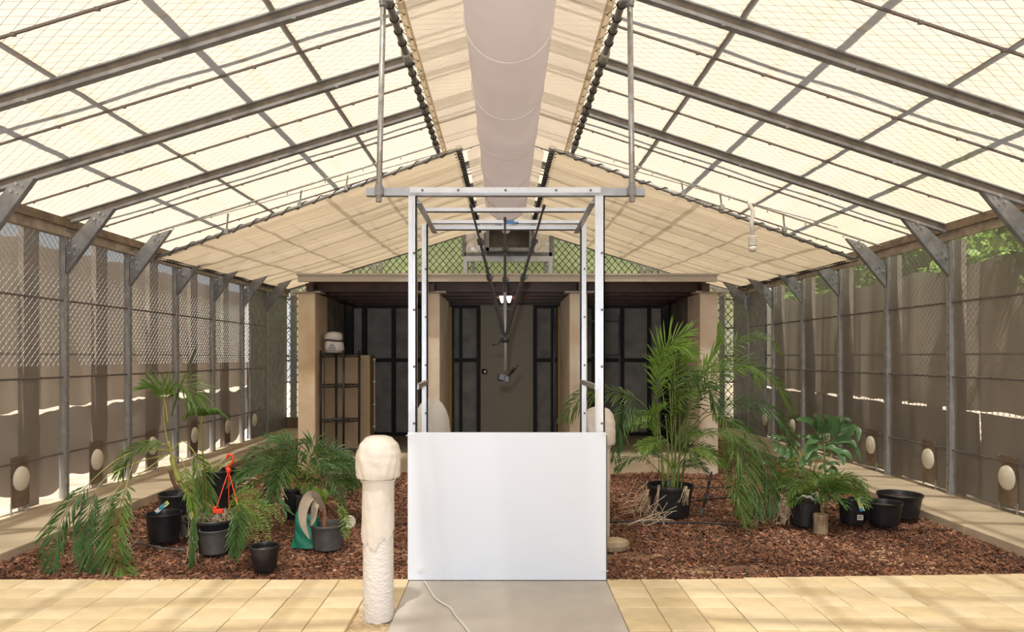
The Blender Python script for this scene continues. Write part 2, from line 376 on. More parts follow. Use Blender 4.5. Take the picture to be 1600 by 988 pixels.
for side in (-1, 1):
    X = XL if side < 0 else XR; s = -side; RR_ = RL if side < 0 else RR
    root = struct(empty('wall_left' if side < 0 else 'wall_right', (X, 8, 0)))
    post = MB(); post.box2((-.03, -.036, .05), (.03, .036, 3.0))
    post.box2((s*.03, -.030, .05), (s*.042, -.010, 3.0), 1); post.box2((s*.03, .010, .05), (s*.042, .030, 3.0), 1)
    for z in np.arange(.2, 3, .3): post.box((s*.045, 0.0, z), (.008, .012, .012), mi=2)
    first = None
    for k, y in enumerate(RR_):
        if first is None: first = post.build('wall_post', [M['wallpost'], M['galv'], M['rod']], root, origin=(X, y, 0)); first.location = (0, y-8, 0); po = first; 
        else: inst(first, 'wall_post', (X, y, 0), root)
        # knee brace, plate with bolts, from post up to the rafter
        xa_, xb_, xc_, xd_ = X+s*.035, X+s*.035, X+s*.33, X+s*.56
        poly = [(xa_, 2.50), (xb_, 2.80), (xc_, roofz(xc_)), (xd_, roofz(xd_))]
        bt = MB(); vs = [(a_, y-.03, b_) for a_, b_ in poly]+[(a_, y-.022, b_) for a_, b_ in poly]
        bt.add(vs, [(0, 1, 2, 3), (7, 6, 5, 4), (0, 4, 5, 1), (1, 5, 6, 2), (2, 6, 7, 3), (3, 7, 4, 0)])
        p_ = Vector((xa_, y, 2.62)); q = Vector(((xc_+xd_)/2, y, roofz((xc_+xd_)/2)))
        bt.beam(Vector((xa_, y, 2.50)), Vector((xd_, y, roofz(xd_))), .05, .008, mi=1)
        for t in (.12, .24, .78, .90):
            c = p_.lerp(q, t)+Vector((0, 0, .02)); bt.tube([c+Vector((0, -.028, .02)), c+Vector((0, -.045, .02))], .015, 8, mi=2); bt.tube([c+Vector((s*.05, -.028, 0)), c+Vector((s*.05, -.04, 0))], .010, 8, mi=2)
        bt.build('knee_brace', [M['galvdark'], M['galvdark'], M['galv']], root)
    # fix first post coordinates (built around zero)
    first.location = Vector((X, RR_[0], 0))-ORG[root.name]
    me = first.data
    me.transform(Matrix.Translation((X, RR_[0], 0)))
    # panes between posts and rails
    zs = [.05]+RAILS+[2.95]
    for k in range(len(RR_)-1):
        ya, yb = RR_[k]+.036, RR_[k+1]-.036
        last = (k == len(RR_)-2)
        for j in range(4):
            if last: break
            ph = random.random()*6
            def fn(u, v, ya=ya, yb=yb, j=j, ph=ph): 
                return Vector((X-s*.005+.004*math.sin(u*7+ph+v*2), ya+(yb-ya)*u, zs[j]+(zs[j+1]-zs[j])*v))
            MB().grid(fn, 6, 4).build('wall_panel', M['wallsheet'], root, smooth=True)
        for z in RAILS:
            r = MB(); r.tube([(X+s*.012, ya, z), (X+s*.012, yb, z)], .011, 6)
            for t in np.arange(.1, 1, .2): r.box((X+s*.02, ya+(yb-ya)*t, z), (.02, .03, .02))
            r.build('glazing_rail', M['rod'], root)
        plate_with_disc(root, X, ya+(yb-ya)*.45 if side < 0 else ya+(yb-ya)*.30, side)
    # last bay to the corner is solid metal
    MB().box2((X-.02, RR_[-1]-.9, .05), (X+.02, YB, 3.0)).build('metal_corner_panel', M['galvdark'], root)
    # eave beam: timber plate above, channel below
    MB().box2((X-.06, YF, 3.0), (X+s*.09, YB, 3.09)).build('eave_plate', M['wood'], root)
    ch = MB(); ch.box2((X-.03, YF, 2.9), (X+s*.06, YB, 3.0))
    for k, y in enumerate(RR_):
        for dy in (-.05, -.017, .017, .05): ch.box((X+s*.062, y+dy, 2.96), (.006, .012, .012), mi=1)
    ch.build('eave_channel', [M['eave'], M['rod']], root)
    # outside: second row of posts, mesh and curtains
    xo = X-s*.22
    for k, y in enumerate(RR_[:-1]):
        MB().box2((xo-.03, y+(.93 if side < 0 else .13), 0), (xo+.03, y+(1.17 if side < 0 else .36), 2.95)).build('outer_post', M['fin'], root)
    orr = MB(); orr.beam((xo, YF, 1.63), (xo, YB, 1.63), .02, .025); orr.build('outer_rail', M['rod'], root)
    # diamond mesh outside
    nb = MB(); st = .085
    y0, y1, z0, z1 = YF, YB, .35 if side > 0 else 1.5, 2.95
    t = y0-(z1-z0)
    while t < y1:
        for sg in (1, -1):
            a = (t, z0) if sg > 0 else (t, z1); b = (t+(z1-z0)*1.0, z1) if sg > 0 else (t+(z1-z0), z0)
            ya, za = a; yb, zb = b
            if ya < y0: f_ = (y0-ya)/(yb-ya); ya, za = y0, za+(zb-za)*f_
            if yb > y1: f_ = (y1-ya)/(yb-ya); zb = za+(zb-za)*f_; yb = y1
            if yb > ya: nb.beam((X-s*.10, ya, za), (X-s*.10, yb, zb), .0035, .0035, up=(1, 0, 0))
        t += st
    stuff(nb.build('diamond_mesh', M['alu'] if side < 0 else M['galv'], root))
    # curtains (wavy, hanging outside)
    xc = X-s*.30
    top = 2.84 if side < 0 else 2.66
    for k in range(len(RR_)-1):
        ya, yb = RR_[k], RR_[k+1]
        ph = random.random()*6
        zlow = 1.03 if side < 0 else 1.0
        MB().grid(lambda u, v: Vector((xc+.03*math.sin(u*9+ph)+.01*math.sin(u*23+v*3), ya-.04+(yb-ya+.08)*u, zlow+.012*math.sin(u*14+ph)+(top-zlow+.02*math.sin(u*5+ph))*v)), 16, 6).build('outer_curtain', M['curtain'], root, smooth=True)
        zbot = .14 if side < 0 else 0.0
        def lowf(u, v):
            sc = (1.002+.018*abs(math.sin(u*PI*5+ph))-.06*max(0, math.sin(u*5+ph*3))**2) if side < 0 else .965+.008*math.sin(u*9)
            zb3 = zbot+(.09*math.sin(u*4+ph*2)+.04*math.sin(u*13+ph) if side < 0 else 0)
            return Vector((xc+.02+.03*math.sin(u*11+ph*2)+.02*math.sin(u*4+v*5), ya-.05+(yb-ya+.1)*u, zb3+(sc-zb3)*v))
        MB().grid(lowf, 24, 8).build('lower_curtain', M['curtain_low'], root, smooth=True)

# back gable
wb = struct(empty('wall_back', (0, YB, 0)))
def gable_top(x): return roofz(x)+.05
def gpanel(xa, xb, z0, name='mesh_cloth'):
    MB().grid(lambda u, v: Vector((xa+(xb-xa)*u, YB+.06, z0+(gable_top(xa+(xb-xa)*u)-z0)*v)), 8, 2).build(name, M['gablesheet'], wb)
gx = [-4.75, -4.38, -2.85, -.86, .98, 3.05, 4.55, 5.0]
for a, b in zip(gx[:-1], gx[1:]): gpanel(a, b, .1)
nb = MB(); st = .145
t = -9.0
while t < 9.0:
    for sg in (1, -1):
        # clipped diagonal z = .1 + k (x - t)
        seg = []
        xx = t; pts = []
        for i in range(90):
            x = t+i*.06; z = .1+1.0*(x-t)*1.15 if sg > 0 else .1+1.0*((t+5.4)-x)*1.15
            if XL < x < XR and z < gable_top(x) and z > .1: pts.append((x, YB-.01*sg, z))
        if len(pts) > 1: nb.beam(pts[0], pts[-1], .013, .010, up=(0, 1, 0))
    t += st
stuff(nb.build('diamond_mesh', M['blackcord'], wb))
for x, wd in ((-2.86, .09), (-2.72, .07), (-.86, .10), (-.70, .06), (.86, .06), (1.00, .10), (2.96, .07), (3.10, .09), (-4.62, .13), (4.72, .11), (-4.05, .03), (4.2, .03)):
    p = MB(); p.box2((x-wd/2, YB-.07, .05), (x+wd/2, YB-.02, gable_top(x)-.08))
    for z in np.arange(2.7, gable_top(x)-.1, .2): p.box((x, YB-.074, z), (.016, .008, .016), mi=1)
    p.build('gable_post', [M['galv'], M['rod']], wb)
for z in (1.05, 1.52, 1.62, 2.23, 2.86):
    MB().box2((XL, YB-.05, z-.015), (XR, YB-.02, z+.015)).build('gable_rail', M['rod'], wb)
MB().box2((XL, YB-.1, 0), (XR, YB+.1, .28)).build('plinth', M['wood'], wb)
for s in (-1, 1): MB().beam((0, YB, roofz(0)+.02), (s*4.9, YB, roofz(4.9)+.02), .06, .08).build('gable_rafter', M['galv'], wb)

# ================================================================ ROOF (ceiling)
ce = struct(empty('ceiling', (0, 8, 4.5)))
NR = len(RLr)
for k in range(NR):
    for s in (-1, 1):
        xe = XL if s < 0 else XR
        a = Vector((0, RY(k, 0), roofz(0)+.045)); b = Vector((xe, RY(k, xe), roofz(xe)+.045))
        if k == 9:
            r = MB(); r.tube([a, b], .014, 8)
            for t in np.arange(.08, .97, .1): r.box(a.lerp(b, t)+Vector((0, -.01, -.03)), (.012, .012, .04))
            r.build('rafter', M['galv'], ce); continue
        r = MB(); r.beam(a, b, .018, .09, mi=0); r.beam(a+Vector((0, 0, -.045)), b+Vector((0, 0, -.045)), .062, .012, mi=1); r.beam(a+Vector((0, 0, .04)), b+Vector((0, 0, .04)), .062, .012, mi=1)
        r.beam(a+Vector((0, -.028, -.034)), b+Vector((0, -.028, -.034)), .006, .02, mi=1)
        for t in np.arange(.12, .95, .2): c = a.lerp(b, t); r.box(c+Vector((0, -.03, -.055)), (.03, .02, .02), mi=1)
        r.build('rafter', [M['rafter'], M['galvdark']], ce)
for k in range(NR-1):
    for s in (-1, 1):
        xe = XL if s < 0 else XR
        for hh in (0, 1):
            def rowY(x, t): return RY(k, x)+(RY(k+1, x)-RY(k, x))*t
            ta, tb = hh*.5, hh*.5+.5
            def fn(u, v, xe=xe, ta=ta, tb=tb):
                x = xe*1.03*u; t = ta+(tb-ta)*v
                return Vector((x, rowY(x, t), roofz(x)+.10+.022*math.sin(u*26+k)*math.sin(v*PI)*(.4+.3*math.sin(v*9))))
            MB().grid(fn, 60, 6).build('roof_panel', M['roof'], ce, smooth=True)
        a = Vector((0, rowY(0, .5), roofz(0)+.08)); b = Vector((xe, rowY(xe, .5), roofz(xe)+.08))
        r = MB(); r.beam(a, b, .016, .016)
        for t in np.arange(.1, 1, .11): r.box(a.lerp(b, t)+Vector((0, 0, -.004)), (.03, .022, .022))
        r.build('glazing_bar', M['rod'], ce)
for x in (-3.27, -1.70, 1.75, 3.30):
    MB().box2((x-.022, YF, roofz(x)+.125), (x+.022, YB, roofz(x)+.15)).build('purlin', M['purlin'], ce)
# outer shade frame above the roof: casts the soft second set of bars
for x in (-4.0, -2.35, 2.45, 4.05):
    MB().box2((x-.03, YF, roofz(x)+.42), (x+.03, YB, roofz(x)+.47)).build('outer_purlin', M['purlin'], ce)
for k in range(0, NR, 2):
    for s in (-1, 1):
        a = Vector((0, RY(k, 0)+.35, roofz(0)+.55)); b = Vector((s*4.9, RY(k, s*4.9)+.35, roofz(4.9)+.55))
        MB().beam(a, b, .04, .04).build('outer_rafter', M['purlin'], ce)
# wire netting just over the sheets
for s in (-1, 1):
    nb = MB(); st = .15; xe = abs(XL if s < 0 else XR)
    t = YF-4.9
    while t < YB:
        for sg in (1, -1):
            ya, xa = t, (0 if sg > 0 else xe); yb, xb = t+4.9*.62, (xe if sg > 0 else 0)
            if ya < YF: f_ = (YF-ya)/(yb-ya); xa = xa+(xb-xa)*f_; ya = YF
            if yb > YB: f_ = (YB-ya)/(yb-ya); xb = xa+(xb-xa)*f_; yb = YB
            if yb > ya+.01: nb.beam((s*xa, ya, roofz(xa)+.135), (s*xb, yb, roofz(xb)+.115), .0028, .0028)
        t += st*.62
    stuff(nb.build('wire_netting', M['galv'], ce))
# ridge shade cloth between the laced pipes and the duct
for s in (-1, 1):
    def fn(u, v, s=s):
        x = s*(.10+.66*u); return Vector((x, YF+(9.05-YF)*v, 4.40-.20*u+.008*math.sin(v*60)*u))
    rc = MB().grid(fn, 6, 90).build('ridge_cloth', M['ridge'], ce, smooth=True)
    MB().grid(lambda u, v, s=s: Vector((s*(.74+.06*u), YF+(9.05-YF)*v, 4.205-.012*u)), 1, 20).build('ridge_cloth_hem', M['hem'], ce)
    def fn2(u, v, s=s):
        x = s*(.10+.40*u); return Vector((x, 9.1+(15.3-9.1)*v, 4.42-.16*u))
    MB().grid(fn2, 4, 20).build('ridge_cloth', M['ridge'], ce, smooth=True)
    MB().box2((s*.13-.02, YF, 4.47), (s*.13+.02, YB, 4.5)).build('ridge_batten', M['purlin'], ce)

# laced pipes of the front screens
def laced_pipe(name, label, p, q, side, r=.028, pitch=.21, hemx=.10, group=None):
    p = Vector(p); q = Vector(q); root = thing(name, label, 'pipe', p, group)
    MB().tube([p, q], r, 10).build('pipe', M['galvdark'], root, smooth=True)
    L = (q-p).length; n = int(L/pitch); d = (q-p)/n; c = MB(); ins = Vector((-side*hemx, 0, -.02))
    for i in range(n):
        a = p+d*i; m_ = p+d*(i+.5)
        ring = [a+Vector((math.cos(t)*(r+.006), 0, math.sin(t)*(r+.006))) for t in np.linspace(0, 2*PI, 9)]
        c.tube(ring, .006, 4, cap=False)
        c.tube([a+Vector((-side*r, 0, 0)), m_+ins*.9, m_+ins], .0045, 4); c.tube([m_+ins, a+d+Vector((-side*r, 0, 0))], .003, 4)
    stuff(c.build('lacing_cord', M['blackcord'], root))
    for t in np.arange(.06, 1, 2.6/L*1.0):
        f_ = MB(); c_ = p+(q-p)*t; f_.tube([c_-(q-p).normalized()*.07, c_+(q-p).normalized()*.07], r*1.45, 10)
        f_.build('pipe_coupling', M['galv'], root, smooth=True)
    return root
laced_pipe('screen_pipe', 'grey pipe laced with black cord left of the white duct, running overhead', (-.86, YF+.3, 4.20), (-.86, 9.02, 4.22), -1)
laced_pipe('screen_pipe', 'grey pipe laced with black cord right of the white duct, running overhead', (.86, YF+.3, 4.20), (.86, 9.02, 4.22), 1)
# rear shade screens: cloth, sloping front pipe, laced inner pipe, laced lower edge
for s in (-1, 1):
    word = 'left' if s < 0 else 'right'
    xf = 4.5 if s < 0 else 4.58; xb = 4.77 if s < 0 else 4.9
    yf, yk = 9.0, 15.25
    A = Vector((s*.60, yf, 4.26)); B = Vector((s*xf, yf+(.0 if s < 0 else .15), 2.86))
    root = thing('shade_screen', 'beige shade cloth screen on a sloping pipe, %s rear half under the roof' % word, 'shade screen', A)
    xs = [.56, 1.0, 2.41, 3.55, xb]; zs_ = [4.30, 4.22, 3.76, 3.42, 3.06]
    def fn(u, v):
        xa = .60+(xf-.60)*u; za = 4.26+(2.86-4.26)*u-.012*math.sin(u*PI*7)**2*(1-v); xk = .56+(xb-.56)*u; zk = float(np.interp(xk, xs, zs_))
        yy = (A.y+(B.y-A.y)*u)*(1-v)+yk*v
        return Vector((s*(xa+(xk-xa)*v), yy, za+(zk-za)*v-.05*math.sin(v*PI)*math.sin(u*PI)+.006*math.sin(v*31+u*5)+.005*math.sin(v*57-u*9)))
    MB().grid(fn, 60, 60).build('shade_cloth', M['screen'], root, smooth=True)
    MB().tube([A, B], .024, 10).build('front_pipe', M['galv'], root, smooth=True)
    c = MB(); n = 110; d = (B-A).normalized(); u1 = d.cross(Vector((0, 1, 0))).normalized(); u2 = Vector((0, 1, 0))
    pts = []
    for i in range(n*6+1):
        t = i/(n*6); a = t*2*PI*19; pts.append(A.lerp(B, t)+(u1*math.cos(a)+u2*math.sin(a))*.031)
    c.tube(pts, .0065, 4); stuff(c.build('wound_cord', M['blackcord'], root))
    A2 = Vector((s*.55, 15.1, 4.28)); ip = MB(); ip.tube([A, A2], .024, 8); ip.build('inner_pipe', M['galvdark'], root, smooth=True)
    c = MB(); n = 46
    for i in range(n):
        p = A.lerp(A2, i/n); p2 = A.lerp(A2, (i+.5)/n); p3 = A.lerp(A2, (i+1)/n)
        c.tube([p+Vector((math.cos(t)*.034, 0, math.sin(t)*.034)) for t in np.linspace(0, 2*PI, 7)], .008, 4, cap=False)
        c.tube([p, p2+Vector((s*.07, 0, -.02)), p3], .005, 3)
    stuff(c.build('lacing_cord', M['blackcord'], root))
    # lower laced edge along wall
    E0 = B; E1 = Vector((s*xb, yk, 3.04)); c = MB(); c.tube([E0, E1], .013, 6)
    c.tube([E0+Vector((-s*.05, 0, .02)), E1+Vector((-s*.05, 0, .02))], .010, 6)
    n = 70
    for i in range(n):
        p = E0.lerp(E1, i/n); p3 = E0.lerp(E1, (i+1)/n); c.tube([p, (p+p3)/2+Vector((-s*.06, 0, .025)), p3], .006, 3)
    c.build('laced_edge_cable', M['blackcord'], root)
    c = MB(); c.tube([fn(u, 1.0) for u in np.linspace(0, 1, 30)], .016, 5); c.build('rear_edge_cable', M['blackcord'], root)
    # hangers from the rafter above
    for xx in ((-3.55, -2.03, -2.62) if s < 0 else (3.55, 2.26, 2.75)):
        u = (abs(xx)-.60)/(xf-.60); z = 4.26-1.40*u; zt = roofz(xx)
        hb = MB(); hb.beam((xx, 8.96, z+.02), (xx-s*.03, 8.93, zt-.01), .012, .03, up=(0, 1, 0)); hb.box((xx, 8.96, z), (.05, .06, .06)); hb.build('hanger_bracket', M['galv'], root)
    el = MB(); el.tube([A+Vector((-s*.04, 0, .03)), A+Vector((s*.03, 0, .0))], .036, 10); el.tube([A+Vector((0, -.02, 0)), A+Vector((0, .1, 0))], .036, 10); el.build('corner_elbow', M['galvdark'], root, smooth=True)
    tw = MB(); tw.tube([(s*.62, 8.92, 4.24), (s*4.2, 8.9, 3.22+.02)], .006, 4); tw.build('guide_wire', M['galv'], root)

# lamp cord hanging on the right screen pipe
p = W(1172, 318, 8.9)
lp = thing('hanging_lamp', 'white spiral lamp hanging on a white cord from the right screen pipe', 'lamp', W(1176, 395, 8.9))
b = MB(); b.tube([W(1170, 312, 8.9), W(1172, 322, 8.9), W(1177, 330, 8.88), W(1174, 348, 8.88), W(1176, 372, 8.88)], .028, 8); b.build('cord', M['whiteplastic'], lp, smooth=True)
b = MB()
c0 = W(1176, 371, 8.88)
for i in range(5): b.tube([c0+Vector((math.cos(t)*.045, math.sin(t)*.045, -.024*i)) for t in np.linspace(0, 2*PI, 13)], .013, 6, cap=False)
b.build('spiral_tube', M['whiteplastic'], lp, smooth=True)
b = MB(); b.lathe([(.02, -.11), (.05, -.115), (.05, -.16), (.035, -.18), (.0, -.18)], c0, 14); b.build('lamp_base', M['whiteplastic'], lp, smooth=True)
b = MB(); b.tube([c0+Vector((0, 0, -.18)), c0+Vector((.02, 0, -.26)), c0+Vector((-.01, 0, -.3))], .004, 5); b.build('pull_string', M['whiteplastic'], lp)

# ================================================================ DUCT
du = thing('ventilation_duct', 'long white plastic air duct hanging under the ridge above the gate frame', 'duct', (.04, 7, 4.10))
def dfn(u, v):
    y = YF+(14.9-YF)*v; a = 2*PI*u; q = max(0, (y-11.3)/3.6); r = .325*(1+.005*math.sin(v*70+math.sin(a*3)*2)+.006*math.sin(a*4+v*30))*(1-.7*min(1, q*1.6))
    return Vector((.04-.03*v+r*math.cos(a), y, 4.10+.2*min(1, q*1.8)+r*math.sin(a)))
MB().grid(dfn, 48, 150).build('duct_tube', M['duct'], du, smooth=True)
b = MB()
for y in (3.9, 5.2, 6.45, 7.75, 9.1, 10.4, 11.2):
    r = .325+.004
    b = MB(); b.tube([(.04-.04*(y-YF)/(15-YF)+r*math.cos(t), y+.0, 4.10+r*math.sin(t)) for t in np.linspace(0, 2*PI, 33)], .007, 5, cap=False)
    b.build('support_hoop', M['whiteplastic'], du, smooth=True)
# fan box in gable
fb = thing('exhaust_fan', 'metal framed fan opening with foil side panels in the back gable', 'fan', (.05, 15.3, 3.4))
YG = 15.2
def gp(x, y, Y=YG): return W(x, y, Y)
b = MB()
def fr(b, x0, x1, y0, y1, d0=YG-.05, d1=YG+.05, mi=None):
    a = W(x0, y1, YG); c = W(x1, y0, YG); b.box2((a.x, d0, a.z), (c.x, d1, c.z), mi)
fr(b, 724, 864, 401, 409); b.build('lower_rail', M['alu'], fb)
b = MB(); fr(b, 724, 730, 409, 440); b.build('stub_post', M['alu'], fb)
b = MB(); fr(b, 857, 863, 409, 440); b.build('stub_post', M['alu'], fb)
b = MB(); fr(b, 726, 862, 395, 401); fr(b, 722, 728, 345, 401); fr(b, 858, 864, 345, 401); fr(b, 756, 762, 345, 396); fr(b, 829, 835, 345, 396); b.build('fan_frame', M['galvdark'], fb)
b = MB(); a = W(728, 396, YG); c = W(757, 345, YG)
b.grid(lambda u, v: Vector((a.x+(c.x-a.x)*u, YG-.02+.02*random.random(), a.z+(c.z-a.z)*v)), 7, 12); b.build('foil_panel', M['foil'], fb)
b = MB(); a2 = W(834, 396, YG); c2 = W(858, 345, YG)
b.grid(lambda u, v: Vector((a2.x+(c2.x-a2.x)*u, YG-.02+.008*random.random(), a2.z+(c2.z-a2.z)*v)), 5, 8); b.build('foil_panel', M['foil'], fb)
# square dark opening with a rim
b = MB()
ox0, ox1, oy0, oy1 = 762, 829, 352, 397
fr(b, ox0-2, ox0+3, oy0, oy1, YG-.45, YG+.02); fr(b, ox1-3, ox1+2, oy0, oy1, YG-.45, YG+.02); fr(b, ox0-2, ox1+2, oy1-5, oy1, YG-.45, YG+.02); fr(b, ox0-2, ox1+2, oy0, oy0+3, YG-.45, YG+.02)
b.build('opening_rim', M['galvdark'], fb)
b = MB(); fr(b, ox0, ox1, oy0, oy1, YG-.06, YG-.04); b.build('collapsed_film', M['darkduct'], fb)
b = MB(); b.lathe([(.06, 0), (.30, .0)], (0, 0, 0), 8)
# hanging pole brackets
# ================================================================ STORAGE SHED
sh = thing('storage_shed', 'open fronted storage shed with rendered pillars and beige fascia at the back', 'shed', (0, 11, 0))
MB().box2((-2.64, 9.83, -.05), (2.70, 12.95, .18)).build('concrete_slab', M['slab'], sh, bevel=.01)
MB().box2((-2.80, 9.48, 2.615), (2.85, 9.54, 2.72)).build('fascia', M['fascia'], sh)
MB().box2((-2.82, 9.46, 2.70), (2.87, 9.56, 2.725)).build('fascia_trim', M['fascia'], sh)
MB().box2((-2.80, 9.54, 2.66), (2.85, 12.9, 2.72)).build('roof_sheet', M['stud'], sh)
for y in (9.95, 10.6, 11.25, 11.9, 12.5):
    b = MB(); b.box2((-2.7, y-.03, 2.52), (2.75, y+.03, 2.535)); b.box2((-2.7, y-.006, 2.535), (2.75, y+.006, 2.65)); b.box2((-2.7, y-.03, 2.645), (2.75, y+.03, 2.66)); b.build('joist', M['brownbeam'], sh)
for x in (-2.70, -1.03, 1.05, 2.76):
    MB().box2((x-.05, 9.7, 2.50), (x+.05, 12.6, 2.615)).build('bearer_beam', M['brownbeam'], sh)
for x0, x1, mt, zt in ((-2.887, -2.646, 'pillar', 2.49), (-1.16, -.915, 'pillarpale', 2.49), (.889, 1.135, 'pillarpale', 2.49), (2.70, 2.955, 'pillarpale', 2.49)):
    left = x0 < 0
    outer = abs(x0) > 2
    yd = 10.45 if outer else 11.5
    p = MB(); p.box2((x0, 9.78, -.05), (x1, yd, zt)); po = p.build('pillar', M[mt], sh, bevel=.012)
    MB().box2((x0-.07, 9.72, zt), (x1+.09, 10.0, zt+.022)).build('cap_plate', M['fascia'], po)
    xi = x1 if left else x0; s = 1 if left else -1
    MB().box2((x0+.02, yd+.003, -.02), (xi-s*.0, 11.55 if outer else 12.6, 2.46) if left else (x1-.02, 11.55 if outer else 12.6, 2.46)).build('grey_fin_wall', M['fin'], sh)
    if not outer: MB().box2((xi, yd-.03, .18), (xi+s*.035, yd+.01, 2.42)).build('timber_edge', M['yellow'], sh)
    if outer: MB().box2((xi-s*.3, 11.6, .18), (xi+s*(-.1), 12.1, 2.5)).build('dark_post', M['stud'], sh)
sx = lambda x, Y=12.7: (x-CX)*Y/F
sz = lambda y, Y=12.7: H-(y-CY)*Y/F
studs = [(534, 552), (566, 573), (612, 618), (657, 663), (718, 722), (745, 750), (834, 839), (861, 865), (889, 893), (925, 929), (970, 975), (1012, 1017), (1034, 1050)]
for a, b_ in studs: MB().box2((sx(a), 12.66, .18), (sx(b_), 12.74, 2.60)).build('stud', M['stud'], sh)
MB().box2((-3.0, 12.86, .0), (3.0, 12.9, 2.66)).build('backing', M['stud'], sh)
for (a0, a1), (b0, b1) in zip(studs[:-1], studs[1:]):
    if (a1, b0) == (750, 834): continue
    if (a1, b0) == (552, 566) or True:
        for z0, z1 in ((.2, sz(566)), (sz(560), sz(482)), (sz(477), 2.6)):
            MB().box2((sx(a1)+.004, 12.74, z0), (sx(b0)-.004, 12.76, z1)).build('wall_panel', M['shedwall'], sh)
for z in (sz(563), sz(479)):
    MB().box2((sx(566), 12.665, z-.035), (sx(746), 12.735, z+.035)).build('wall_rail', M['stud'], sh)
    MB().box2((sx(839), 12.665, z-.035), (sx(1017), 12.735, z+.035)).build('wall_rail', M['stud'], sh)
MB().box2((sx(745), 12.665, sz(472)-.0), (sx(839), 12.735, sz(472)+.07)).build('wall_rail', M['stud'], sh)
MB().box2((sx(745), 12.74, 2.47), (sx(839), 12.76, 2.6)).build('wall_panel', M['shedwall'], sh)
MB().box2((sx(566), 12.665, .18), (sx(1017), 12.735, .24)).build('wall_rail', M['stud'], sh)
dr = MB().box2((sx(750)+.01, 12.68, .2), (sx(834)-.01, 12.72, sz(476))).build('door', M['door'], sh, bevel=.004)
kb = MB(); kc = Vector((sx(757.5), 12.67, sz(581))); 
vs_prof = [(.055, 0), (.055, .01), (.025, .015), (.022, .04), (.04, .05), (.04, .075), (.02, .085), (0, .085)]
seg = 18
kb.add([(kc.x+r*math.cos(2*PI*k/seg), kc.y-h, kc.z+r*math.sin(2*PI*k/seg)) for r, h in vs_prof for k in range(seg)], [(i*seg+k, i*seg+(k+1) % seg, (i+1)*seg+(k+1) % seg, (i+1)*seg+k) for i in range(len(vs_prof)-1) for k in range(seg)])
kb.build('door_knob', M['chrome'], dr, smooth=True)
for s, x in ((-1, -2.98), (1, 3.02)): MB().box2((x-.02, 11.5, 0), (x+.02, 12.9, 2.6)).build('side_wall', M['stud'], sh)
# lamp in the shed
bl = thing('shed_bulb', 'lit white bulb hanging under the shed roof behind the tripod', 'lamp', W(790, 466, 11.2))
b = MB(); 
for dx in (-.055, .055):
    b.lathe([(0, -.13), (.022, -.11), (.040, -.03), (.041, .06), (.03, .10), (0, .11)], W(790, 461, 11.2)+Vector((dx, 0, 0)), 14)
b.build('bulb', M['bulb'], bl, smooth=True)
b = MB(); b.lathe([(.05, 0), (.05, .05), (.02, .07)], W(790, 451, 11.2), 14); b.tube([W(790, 447, 11.2), W(790, 440, 11.2)], .01, 6); b.build('lamp_holder', M['black'], bl)
# pipe frame inside the shed, right
pf = thing('pipe_rack', 'thin grey pipe rack standing at the back of the shed, right side', 'rack', (sx(968, 12.3), 12.3, .18))
Yp = 12.3
for x in (866, 968):
    MB().tube([(sx(x, Yp), Yp, .18), (sx(x, Yp), Yp, sz(492, Yp))], .018, 8).build('upright', M['galvdark'], pf, smooth=True)
for y in (502, 555):
    MB().tube([(sx(866, Yp), Yp, sz(y, Yp)), (sx(968, Yp), Yp, sz(y, Yp))], .014, 8).build('crossbar', M['galvdark'], pf, smooth=True)
# black plank leaning by right pillar
b = MB(); b.beam(W(1074, 686, 10.4), W(1098, 712, 10.2), .04, .16, up=(0, .3, 1)); tag(b.build('leaning_board', M['stud'], None, origin=W(1098, 712, 10.2)), 'black board lying at a slant behind the right shed pillar', 'board')

# wire rack
rk = thing('wire_rack', 'black wire shelving rack standing behind the left shed pillar', 'rack', (-2.3, 10.0, .18))
x0, x1, y0, y1 = -2.625, -2.09, 9.88, 10.16
RP = {'a': (-2.60, 9.90), 'b': (-2.27, 9.86), 'c': (-2.44, 10.14), 'd': (-2.10, 10.10)}   # the rack stands turned a little
for k_, (x, y) in RP.items():
    MB().tube([(x, y, .18), (x, y, 1.69)], .017, 8).build('post', M['blackcord'], rk, smooth=True)
for z in (1.64, 1.21, .72, .28):
    c4 = [Vector((*RP[i], z)) for i in ('a', 'b', 'd', 'c')]
    s_ = MB()
    for i in range(4):
        s_.tube([c4[i], c4[(i+1) % 4]], .008, 5); s_.tube([c4[i]-Vector((0, 0, .04)), c4[(i+1) % 4]-Vector((0, 0, .04))], .006, 5)
        for j in range(6):
            p0 = c4[i].lerp(c4[(i+1) % 4], j/6); p1 = c4[i].lerp(c4[(i+1) % 4], (j+1)/6); s_.tube([p0-Vector((0, 0, .04 if j % 2 else 0)), p1-Vector((0, 0, 0 if j % 2 else .04))], .004, 4)
    for j in range(1, 14): s_.tube([c4[0].lerp(c4[3], j/14), c4[1].lerp(c4[2], j/14)], .005, 4)
    s_.build('wire_shelf', M['blackcord'], rk)
